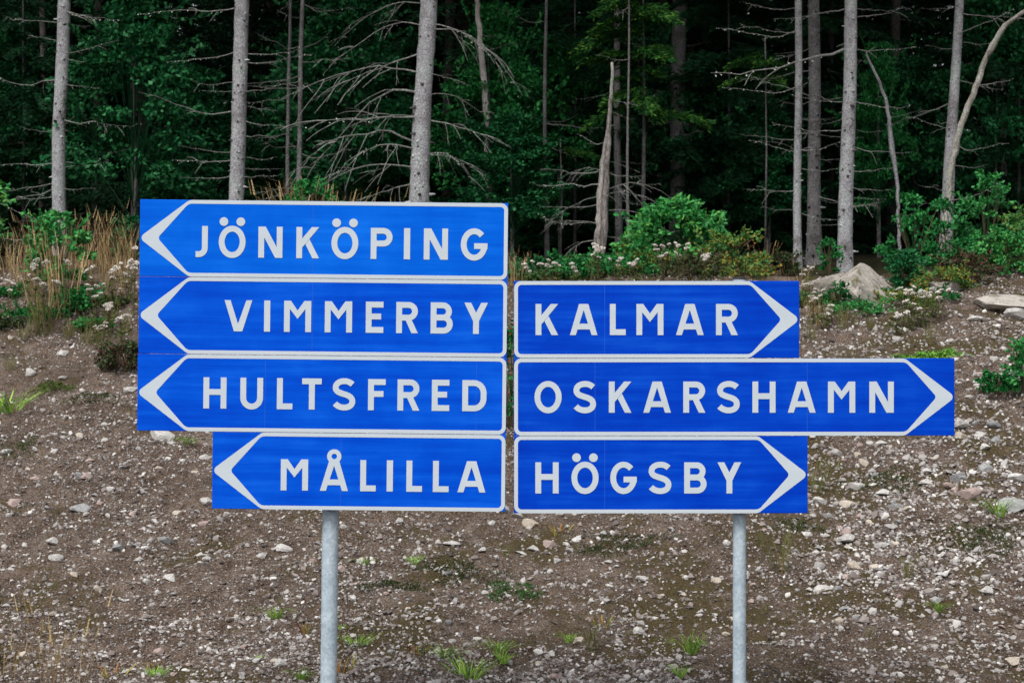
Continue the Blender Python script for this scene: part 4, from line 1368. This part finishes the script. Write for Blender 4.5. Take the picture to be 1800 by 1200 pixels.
for i, (px, py, h) in enumerate([(15, 1200, 130), (60, 1215, 180), (95, 1205, 190), (112, 1225, 150), (35, 1190, 90), (80, 1190, 110)]):
    tuft(px, py, h, 'thin', 'wispy straw-coloured grass stalks in the bottom left corner', group='straw stalks in the bottom left corner')
for i, (px, py, h) in enumerate([(62, 470, 95), (85, 480, 110), (120, 485, 120), (150, 478, 115), (175, 480, 110), (195, 470, 115), (215, 478, 105), (235, 476, 95), (30, 500, 100), (8, 480, 90), (90, 540, 150), (105, 560, 170), (135, 470, 80), (160, 500, 90), (205, 505, 90), (230, 520, 90),
                                 (50, 520, 80), (180, 530, 80)]):
    wh = 'at the left edge of the picture' if px < 70 else 'around the foot of the leftmost spruce' if px < 128 else 'right of the leftmost spruce' if px < 190 else 'touching the JÖNKÖPING and VIMMERBY arrows'
    tuft(px, py, h, 'dry', f'dry straw-coloured grass {wh}' if h < 100 else f'tall dry straw-coloured grass {wh}', group='dry grass left of the signs')
for i, (px, py, h) in enumerate([(1192, 470, 50), (1345, 480, 60), (1358, 480, 45), (1205, 482, 50), (1100, 485, 40), (905, 500, 70), (930, 495, 55), (1380, 485, 40), (1335, 486, 40), (1245, 486, 40), (1410, 520, 60), (1420, 560, 60), (1440, 575, 60), (1000, 488, 45)]):
    tuft(px, py, h, 'dry', 'dry straw grass at the forest edge above the right-hand sign', group='dry grass above the right-hand sign')
for i, (px, py, h) in enumerate([(1455, 565, 40), (1480, 575, 50), (1500, 570, 35), (1530, 580, 30), (1560, 585, 30), (1470, 545, 40), (1425, 600, 40), (1600, 580, 30)]):
    tuft(px, py, h, 'mix', 'yellowish grass below the boulder', group='grass below the boulder')
for i, (px, py, h) in enumerate([(150, 610, 45), (165, 600, 60), (120, 595, 40), (180, 605, 60), (60, 590, 50), (200, 560, 50), (40, 600, 40), (220, 590, 50), (78, 585, 100)]):
    tuft(px, py, h, 'mix', 'green and yellow grass at the foot of the left-hand weeds', group='grass at the foot of the left-hand weeds')
for i, (px, py, h) in enumerate([(515, 470, 170), (545, 475, 165), (560, 470, 160), (575, 475, 150), (530, 470, 150), (620, 470, 130), (680, 470, 130)]):
    tuft(px, py, h, 'dry', 'dry grass tops peeping over the JÖNKÖPING panel', group='dry grass behind the JÖNKÖPING panel')


# low mats of moss and creeping plants
def mat_patch(label, px, py, wpx, hpx, mat, leaf=.018, n=900, seed=0, name='moss_patch', tint=(0, 1), high=.05):
    p = on_ground(px, py)
    k_ = ppm(p.y)
    r = np.random.default_rng(seed)
    W = wpx / k_ / 2
    Dp = hpx / k_ / .45 / 2
    m = MB()
    a = r.uniform(0, 2 * PI, n); ro = np.sqrt(r.random(n)) * (1 + .35 * np.sin(3 * a + seed) + .2 * np.sin(7 * a))
    x, y = p.x + np.cos(a) * ro * W, p.y + np.sin(a) * ro * Dp
    z = gz(x, y) + r.uniform(0, high, n) * (1 - .6 * np.minimum(ro, 1)) + .005
    P = np.stack([x - p.x, y - p.y, z - p.z], -1)
    leaves(m, r, P, np.stack([r.normal(size=n), r.normal(size=n), .5 + r.random(n)], -1), leaf, leaf * .7, tint)
    o = m.build(name, mat, None, loc=p)
    tag(o, label, 'moss', kind='stuff')
    return o


mat_patch('largest green creeping mat below the slot between the signs', 905, 1045, 110, 42, M['mat_green'], .016, 1800, 1, tint=(.0, 1))
mat_patch('yellow-green mossy mat left of the HULTSFRED panel', 92, 684, 70, 24, M['moss'], .02, 900, 2, tint=(.3, 1))
mat_patch('brown moss patch at the lower left of the HULTSFRED panel', 165, 705, 90, 22, M['moss'], .018, 700, 3, tint=(0, .45))
mat_patch('green grassy mat right of the OSKARSHAMN arrow top', 1640, 634, 110, 18, M['grass_green'], .03, 900, 4, tint=(.0, .7))
mat_patch('dark moss on the stony slope under the OSKARSHAMN arrow', 1560, 850, 120, 40, M['moss'], .016, 1200, 5, tint=(0, .6))
mat_patch('dark moss among the stones at the right edge', 1730, 950, 140, 60, M['moss'], .016, 1400, 6, tint=(0, .55))
mat_patch('brown-green moss spread below the HÖGSBY panel', 1080, 960, 160, 40, M['moss'], .016, 1300, 7, tint=(0, .45))
mat_patch('brown-green moss spread below the MÅLILLA panel', 800, 1010, 160, 50, M['moss'], .016, 1300, 8, tint=(0, .4))
mat_patch('dark moss by the right pole, upper slope', 1400, 930, 90, 30, M['moss'], .016, 700, 9, tint=(0, .5))
mat_patch('small dark green mat below the left pole right side', 700, 1035, 120, 25, M['moss'], .016, 800, 10, tint=(0, .35))
mat_patch('olive moss at the left edge of the gravel', 20, 790, 90, 40, M['moss'], .018, 700, 11, tint=(.1, .6))


# ------------------------------------------------------------------ white umbel flowers
def umbel_meshes(seed, n_heads, H):
    r = random.Random(seed)
    st, hd, lf = MB(), [], MB()
    rg = np.random.default_rng(seed)
    for i in range(n_heads):
        a = r.uniform(0, 6.28); q = r.uniform(.02, .13)
        top = Vector((math.cos(a) * q, math.sin(a) * q, H * r.uniform(.6, 1.0)))
        st.tube([(0, 0, -.03), tuple(top * .55 + Vector((0, 0, H * .05))), tuple(top)], [.0045, .0035, .0025], 4, r.random())
        h = MB()
        R = r.uniform(.022, .05)
        tx, ty = r.uniform(-.45, .45), r.uniform(-.5, .1)
        for _ in range(34):
            aa = r.uniform(0, 6.28); rq = R * math.sqrt(r.random())
            c = top + Vector((math.cos(aa) * rq, math.sin(aa) * rq, .010 + .38 * R * (1 - (rq / R) ** 2) + math.cos(aa) * rq * tx - math.sin(aa) * rq * ty + r.uniform(-.006, .006)))
            s = r.uniform(.006, .011)
            rot = r.uniform(0, 3)
            u = Vector((math.cos(rot), math.sin(rot), r.uniform(-.4, .4))) * s; v_ = Vector((-math.sin(rot), math.cos(rot), r.uniform(-.4, .4))) * s
            h.add([c + u, c + v_, c - u, c - v_, c + Vector((0, 0, s * .8)), c - Vector((0, 0, s * .8))], [(0, 1, 4), (1, 2, 4), (2, 3, 4), (3, 0, 4), (1, 0, 5), (2, 1, 5), (3, 2, 5), (0, 3, 5)], r.random())
        for _ in range(7):
            aa = r.uniform(0, 6.28)
            h.tube([tuple(top - Vector((0, 0, .03))), tuple(top + Vector((math.cos(aa) * R * .7, math.sin(aa) * R * .7, .012)))], [.0016, .001], 3, 0)
        hd.append(h.mesh('flower_head', M['flower']))
    n = 60
    P = np.stack([rg.normal(0, .05, n), rg.normal(0, .05, n), rg.uniform(.02, .7 * H, n)], -1)
    leaves(lf, rg, P, np.stack([rg.normal(size=n), rg.normal(size=n), rg.uniform(-.2, .8, n)], -1), .06, .018, (0.2, 1))
    return st.mesh('stem', M['stem']), hd, lf.mesh('foliage', M['moss'])


UMB = {}
for hc in (.22, .36, .52, .75):
    UMB[hc] = [umbel_meshes(int(900 + i + hc * 1000), k_, hc) for i, k_ in enumerate((3, 4, 6))]


def yarrow_label(side, px, h):
    t = 'tall ' if h > 85 else ('low ' if h < 46 else '')
    if side == 'l':
        w = 'at the left edge of the picture' if px < 45 else 'in front of the oak sapling at the left' if px < 120 else 'between the oak sapling and the sign' if px < 205 else 'beside the VIMMERBY arrow tip'
    elif side == 'c':
        w = 'right beside the JÖNKÖPING panel edge' if px < 970 else 'in front of the pale snag foot' if px < 1100 else 'in front of the bright oak bush'
    else:
        w = 'beside the KALMAR arrow tip' if px < 1460 else 'among weeds right of the hump-backed boulder'
    return f'{t}white-flowered yarrow {w}'


GF = {'l': 'white flowers left of the signs', 'c': 'white flowers above the KALMAR panel', 'r': 'white flowers below the boulder'}
for side, lst in (('l', [(60, 560, 105), (50, 540, 80), (110, 570, 110), (75, 580, 120), (160, 545, 80), (170, 570, 70), (195, 545, 80), (225, 540, 75), (235, 560, 130), (190, 590, 60), (15, 560, 70), (215, 610, 60), (180, 620, 50)]),
                  ('c', [(928, 505, 38), (955, 505, 45), (978, 503, 45), (1010, 505, 40), (1038, 505, 80), (1050, 503, 70), (1085, 500, 45), (1165, 500, 70), (1195, 498, 70), (1240, 497, 55), (1120, 500, 40)]),
                  ('r', [(1415, 540, 45), (1435, 555, 45), (1430, 570, 50), (1450, 580, 40), (1590, 570, 75), (1610, 572, 60), (1625, 575, 70), (1650, 570, 60), (1600, 580, 50), (1575, 590, 40), (1640, 560, 50), (1420, 520, 50)])):
    for px, py, h in lst:
        p = on_ground(px, py)
        Hm = h / ppm(p.y)
        hc = min(UMB, key=lambda q: abs(math.log(q / Hm)))
        st, hd, lf = rr.choice(UMB[hc])
        root = empty('yarrow_plant', p, rr.uniform(0, 6.28))
        tag(root, yarrow_label(side, px, h), 'flower', GF[side])
        root.scale = (rr.uniform(.85, 1.1),) * 2 + (min(1.3, max(.75, Hm / hc)),)
        link('stem', st, root)
        link('foliage', lf, root)
        for hm in hd: link('flower_head', hm, root)


# ------------------------------------------------------------------ stones
def ico(sub=1):
    t = (1 + 5 ** .5) / 2
    v = [Vector(p).normalized() for p in ((-1, t, 0), (1, t, 0), (-1, -t, 0), (1, -t, 0), (0, -1, t), (0, 1, t), (0, -1, -t), (0, 1, -t), (t, 0, -1), (t, 0, 1), (-t, 0, -1), (-t, 0, 1))]
    f = [(0, 11, 5), (0, 5, 1), (0, 1, 7), (0, 7, 10), (0, 10, 11), (1, 5, 9), (5, 11, 4), (11, 10, 2), (10, 7, 6), (7, 1, 8), (3, 9, 4), (3, 4, 2), (3, 2, 6), (3, 6, 8), (3, 8, 9), (4, 9, 5), (2, 4, 11), (6, 2, 10), (8, 6, 7), (9, 8, 1)]
    for _ in range(sub):
        c, nf = {}, []
        def mid(a, b):
            k_ = (min(a, b), max(a, b))
            if k_ not in c:
                v.append(((v[a] + v[b]) / 2).normalized()); c[k_] = len(v) - 1
            return c[k_]
        for a, b, d in f:
            x, y, z = mid(a, b), mid(b, d), mid(d, a)
            nf += [(a, x, z), (b, y, x), (d, z, y), (x, y, z)]
        f = nf
    return np.array([tuple(p) for p in v]), f


def rock_mesh(name, seed, mat, sub=2, cuts=11, smooth=False, rough=.03, dmin=.38, dmax=.74):
    """a sphere cut by random planes: angular, chipped stone of unit size"""
    r = np.random.default_rng(seed)
    V, F = ico(sub)
    V = V * (1 + r.normal(0, rough, (len(V), 1)))
    for _ in range(cuts):
        n = r.normal(size=3); n /= np.linalg.norm(n)
        d = r.uniform(dmin, dmax)
        s = V @ n
        V = V - np.outer(np.maximum(s - d, 0), n)
    V /= np.abs(V).max(axis=0)
    m = MB()
    m.add(V, F)
    return m.mesh(name, mat, smooth)


SM = {}
for key in ('pale', 'grey', 'pink', 'cream'):
    SM[key] = [rock_mesh('stone', 1000 + 17 * i + len(key) * 100, M['stone_' + key], 1 if i < 4 else 2, 9) for i in range(8)]
WORD = {'pale': 'pale grey', 'grey': 'dark grey', 'pink': 'pinkish', 'cream': 'cream-coloured'}


def stone(px, py, wpx, key, label, group, flat=None, name='stone', cat='stone', mesh=None, sink=.3):
    p = on_ground(px, py)
    w = wpx / ppm(p.y) / 2 * 1.12
    p.z += float(micro(np.array([p.x]), np.array([p.y]))[0])
    fl = flat if flat is not None else rr.uniform(.45, .75)
    o = link(name, mesh or rr.choice(SM[key]), None, p + Vector((0, 0, w * fl * (1 - 2 * sink))), (rr.uniform(-.25, .35), rr.uniform(-.25, .25), rr.uniform(-.5, .5)), (w, w * rr.uniform(.6, .95), w * fl))
    tag(o, label, cat, group)
    return o


GS = 'stones lying on the gravel slope'
NAMED = [(12, 798, 24, 'pale', .5, 'pale stone at the left edge of the slope'), (142, 772, 17, 'cream', .7, 'small cream stone high on the slope below the HULTSFRED arrow'), (282, 775, 46, 'pale', .42, 'long flat whitish stone under the HULTSFRED arrow'),
         (303, 786, 16, 'pale', .5, 'small pale stone touching the long flat whitish stone'), (361, 804, 21, 'pale', .75, 'rounded pale stone beside the MÅLILLA arrow tip'), (157, 813, 20, 'pink', .6, 'pinkish stone left of the MÅLILLA arrow, upper of two'),
         (138, 847, 16, 'grey', .8, 'grey stone in a small cluster left of the MÅLILLA arrow'), (152, 845, 22, 'pink', .7, 'pink stone in a small cluster left of the MÅLILLA arrow'), (64, 844, 21, 'pink', .45, 'flat pink-grey stone near the left edge'),
         (192, 868, 19, 'pale', .5, 'tilted pale stone with a dark underside left of MÅLILLA'), (142, 894, 38, 'grey', .42, 'broad grey flat stone left of the MÅLILLA panel'), (27, 886, 24, 'pink', .75, 'round pinkish stone at the left edge'),
         (314, 904, 22, 'cream', .6, 'cream stone just under the MÅLILLA arrow corner'), (273, 920, 16, 'pale', .8, 'white chunk left of the MÅLILLA corner'), (355, 931, 24, 'pink', .45, 'flat pink stone under the MÅLILLA corner'),
         (92, 962, 23, 'pale', .7, 'pale block near the left edge, upper of a pair'), (97, 992, 27, 'pale', .55, 'pale tilted block near the left edge, lower of a pair'), (291, 955, 21, 'grey', .8, 'smooth grey stone in the middle of the left slope'),
         (501, 964, 32, 'pale', .45, 'flat white stone left of the left pole'), (462, 977, 22, 'pale', .5, 'pale stone left of the flat white stone'), (298, 1023, 28, 'pale', .65, 'bright angular stone in the middle of the left slope'),
         (132, 1020, 19, 'cream', .55, 'cream wedge-shaped stone near the left edge'), (172, 1043, 15, 'cream', .8, 'small cream chunk right of the cream wedge'), (207, 972, 22, 'grey', .6, 'pale greenish-grey stone right of the pale pair'),
         (366, 985, 20, 'pale', .5, 'pale stone midway between left slope and left pole'), (495, 1175, 22, 'pale', .7, 'pale block at the bottom left of the left pole'), (282, 1146, 24, 'pink', .6, 'pink-brown stone near the bottom left weeds'),
         (364, 885, 24, 'pale', .6, 'pale stone half hidden by the lower edge of the MÅLILLA panel'), (935, 923, 32, 'cream', .5, 'large cream stone below the slot between the signs'), (939, 962, 24, 'pale', .7, 'rounded grey-white stone below the large cream one'),
         (965, 960, 22, 'pink', .7, 'reddish-grey stone touching the rounded grey-white one'), (918, 971, 26, 'pale', .3, 'flat pale slab in front of the rounded grey-white stone'), (796, 966, 34, 'pale', .3, 'flat white slab below the MÅLILLA panel'),
         (866, 927, 16, 'pale', .7, 'white chunk under the right end of the MÅLILLA panel'), (702, 924, 16, 'pale', .8, 'pale stone right of the left pole under the panel'), (1018, 908, 26, 'pale', .5, 'pale stone touching the lower edge of the HÖGSBY panel'),
         (978, 995, 17, 'pale', .5, 'small pale stone in the middle of the slope'), (1016, 957, 24, 'pale', .35, 'flat pale stone under the letter Ö of HÖGSBY'), (601, 1004, 24, 'pink', .6, 'pinkish-white stone touching the left pole'),
         (1133, 1027, 28, 'pale', .4, 'long pale stone left of the right pole'), (1017, 1120, 18, 'cream', .8, 'cream chunk beside the upright thin green grass'), (1124, 1121, 21, 'pale', .75, 'bright block left of the right pole near its foot'),
         (976, 1195, 22, 'pink', .5, 'pinkish stone at the bottom edge in the middle'), (949, 1175, 15, 'cream', .6, 'small cream stone at the bottom middle'), (888, 903, 26, 'grey', .8, 'dark grey block in the slot under the signs'),
         (911, 914, 20, 'pale', .8, 'pale stone just right of the dark block under the signs'), (1547, 781, 28, 'pale', .55, 'pale stone under the OSKARSHAMN arrow, leftmost in its row'), (1472, 803, 26, 'pale', .5, 'flat whitish stone right of the HÖGSBY arrow'),
         (1507, 808, 18, 'cream', .7, 'small cream stone right of the flat whitish one'), (1516, 826, 21, 'cream', .8, 'yellowish block right of the HÖGSBY arrow tip'), (1505, 860, 32, 'pale', .5, 'broad pale stone right of the HÖGSBY panel'),
         (1555, 875, 29, 'pale', .5, 'rounded pale stone right of the broad one'), (1572, 893, 24, 'grey', .6, 'grey lens-shaped stone under the rounded pale one'), (1493, 886, 34, 'cream', .42, 'flat cream slab right of the HÖGSBY lower corner'),
         (1628, 837, 22, 'pale', .75, 'white block high on the right slope'), (1628, 856, 27, 'pale', .5, 'whitish stone directly below the white block'), (1670, 864, 25, 'pink', .45, 'flat pink stone on the right slope'),
         (1683, 850, 28, 'grey', .7, 'blue-grey stone above the pinkish slab'), (1698, 878, 48, 'pink', .4, 'largest pinkish slab on the right slope'), (1735, 834, 28, 'grey', .7, 'round dark grey stone on the right slope'),
         (1752, 776, 21, 'grey', .7, 'grey stone near the right edge under the arrow'), (1725, 761, 24, 'pale', .55, 'pale flat stone right of the OSKARSHAMN lower corner'), (1731, 790, 22, 'pale', .7, 'pale stone on the right below two flat ones'),
         (1750, 748, 32, 'grey', .45, 'long grey stone right of the OSKARSHAMN panel'), (1688, 750, 28, 'pale', .95, 'round pale boulder-like stone touching the OSKARSHAMN lower corner'), (1690, 768, 20, 'cream', .8, 'cream stone directly below the round pale one'),
         (1785, 848, 32, 'pale', .6, 'pale stone near the right edge'), (1787, 893, 66, 'grey', .45, 'biggest grey slab at the right edge'), (1487, 942, 22, 'pink', .7, 'plum-coloured stone right of the right pole'),
         (1487, 956, 36, 'pale', .5, 'whitish stone under the plum-coloured one'), (1570, 923, 28, 'pale', .3, 'thin flat pale stone on the right slope'), (1440, 889, 24, 'pale', .6, 'pale stone at the lower right corner of the HÖGSBY panel'),
         (1440, 1000, 18, 'pale', .9, 'bright round stone right of the tall brownish tuft'), (1449, 1037, 36, 'pale', .55, 'brightest large angular stone right of the right pole'), (1484, 1071, 26, 'grey', .6, 'dark grey tilted stone below the brightest angular one'),
         (1583, 1045, 17, 'pink', .8, 'pink chunk on the lower right slope'), (1735, 1046, 25, 'pale', .7, 'pale rounded stone low at the right'), (1648, 1061, 20, 'grey', .7, 'grey stone low on the right slope'),
         (1654, 1014, 24, 'pale', .45, 'pale flat stone left of the low rounded one'), (1474, 1100, 17, 'cream', .9, 'cream upright chunk low right of the right pole'), (1257, 1028, 20, 'cream', .6, 'cream stone left of the right pole'),
         (1279, 963, 16, 'pale', .8, 'small pale stone touching the right pole'), (1233, 1080, 18, 'pale', .5, 'pale flat stone left of the right pole, lower'), (1783, 1178, 26, 'cream', .8, 'cream rounded stone in the bottom right corner'),
         (1503, 996, 28, 'cream', .6, 'brownish-cream stone on the right slope below the plum one'), (1785, 560, 40, 'pale', .6, 'pale stone in front of the right-edge boulder'), (52, 658, 24, 'pale', .6, 'pale stone left of the mossy mat, upper left slope'),
         (112, 622, 24, 'pale', .45, 'pale flat stone below the left-hand weeds'), (232, 692, 28, 'pale', .5, 'pale flat stone at the HULTSFRED arrow tip edge'), (1577, 602, 18, 'pale', .5, 'small white stone above the OSKARSHAMN panel'), (1715, 562, 30, 'pale', .5, 'white stone in front of the right-edge boulder, lower left')]
for px, py, w, key, fl, lb in NAMED:
    stone(px, py, w, key, lb, GS, fl)

# boulders
BM = [rock_mesh('boulder', 1310 + i, M['boulder'], 3, 18, False, .03, .5, .85) for i in range(3)]


def boulder(label, px, py, y, w, d, h, rot, mesh):
    p = at(px, py, y)
    z = gz1(p.x, y)
    top = p.z
    o = link('boulder', mesh, None, (p.x, y, z + h * .15), rot, (w, d, h))
    tag(o, label, 'boulder', 'boulders at the forest edge')


boulder('hump-backed pale boulder under the flaky spruce', 1516, 500, 11.1, .42, .42, .38, (0.1, .05, .3), BM[0])
boulder('low slanting rock ledge left of the hump-backed boulder', 1440, 490, 11.7, .46, .3, .17, (0, -.30, 0), BM[1])
boulder('pale rough boulder cut off by the right edge', 1768, 552, 10.3, .52, .45, .14, (.05, .16, .2), BM[2])
boulder('low stone on the ground between the right-hand bushes', 1660, 520, 11.6, .3, .3, .12, (.0, .0, .5), BM[1])

# the other stones big enough to tell apart
n_more = 215
k_ = 0
while k_ < n_more:
    px, py = rr.uniform(0, 1800), rr.uniform(600, 1198)
    right = px > 1400
    if not right and rr.random() < .35: continue
    if 380 < px < 1400 and py < 890: continue
    if 240 < px < 1680 and 490 < py < 765: continue
    if py < 740 and rr.random() < .4: continue
    key = rr.choices(('pale', 'grey', 'pink', 'cream'), (.42, .24, .2, .14))[0]
    w = rr.uniform(9, 15) * (1.25 if right and py < 1000 else 1)
    where = 'right of the right pole' if px > 1312 else ('left of the left pole' if px < 560 else 'between the two poles')
    stone(px, py, w, key, f'small {WORD[key]} stone among many on the gravel {where}', f'small {WORD[key]} stones {where}')
    k_ += 1


# the gravel itself: nobody could count it
def gravel_cloud(m, r, n, V0, F, smin, sspan, power, jit):
    d = 14.8 + (31.0 - 14.8) * r.random(n) ** 1.6
    y = d - CAM_D
    x = r.uniform(-1, 1, n) * d * .25
    den = vnoise(x * .8, y * .8, 21) + .7 * vnoise(x * 2.6, y * 2.6, 22)
    near_sheet = np.clip((3.4 - y) / 2, 0, 1) * (np.exp(-((x + 1.6) / 1.3) ** 2) - .45 * (x > 1.2))
    keep = r.random(n) < np.clip(.62 + .95 * den + .5 * near_sheet + .2 * (x > 2.2), .1, 1)
    keep &= (y < 13.0 + 1.5 * vnoise(x * .6, y * 0, 8)) | (r.random(n) < .05)
    keep &= ~((y < 3.4) & (x > 1.3)) | (r.random(n) < .42)
    x, y, near_sheet = x[keep], y[keep], near_sheet[keep]
    n = len(x)
    s = smin + sspan * r.random(n) ** power
    s *= 1 + .35 * ((x > 2.4) & (y > 2.2) & (y < 10)) * r.random(n)
    z = gz(x, y) + micro(x, y)
    k = len(V0)
    sh = V0[None] * (1 + r.uniform(-jit, jit * .6, (n, k, 1))) + r.uniform(-.18, .18, (n, k, 3))
    sc = np.stack([np.ones(n), r.uniform(.5, 1, n), r.uniform(.3, .8, n)], -1) * s[:, None]
    sh = sh * sc[:, None, :]
    a, b, c = r.uniform(0, 2 * PI, n), r.normal(0, .4, n), r.normal(0.12, .35, n)
    def rot(A, B, t):
        ct, st = np.cos(t)[:, None], np.sin(t)[:, None]
        return A * ct - B * st, A * st + B * ct
    X, Y, Z = sh[..., 0], sh[..., 1], sh[..., 2]
    X, Y = rot(X, Y, a)
    X, Z = rot(X, Z, b)
    Y, Z = rot(Y, Z, c)
    P = np.stack([X + x[:, None], Y + y[:, None], Z + (z + s * .28)[:, None]], -1)
    tn = np.clip(r.normal(.42, .30, n) + .10 * (x > 2.4) + .10 * near_sheet, 0, 1)
    m.batch(P, F, tn)


def gravel():
    r = np.random.default_rng(31)
    m = MB()
    cube = np.array([(-1, -1, -1), (1, -1, -1), (1, 1, -1), (-1, 1, -1), (-1, -1, 1), (1, -1, 1), (1, 1, 1), (-1, 1, 1)], float) * .78
    CF = [(0, 3, 2, 1), (4, 5, 6, 7), (0, 1, 5, 4), (1, 2, 6, 5), (2, 3, 7, 6), (3, 0, 4, 7)]
    gravel_cloud(m, r, 150000, cube, CF, .0055, .0125, 2.0, .35)
    V0, F = ico(0)
    gravel_cloud(m, r, 19000, V0, F, .013, .027, 2.4, .34)
    o = m.build('gravel', M['gravel'])
    tag(o, 'loose brown and grey gravel covering the slope', kind='stuff')


gravel()
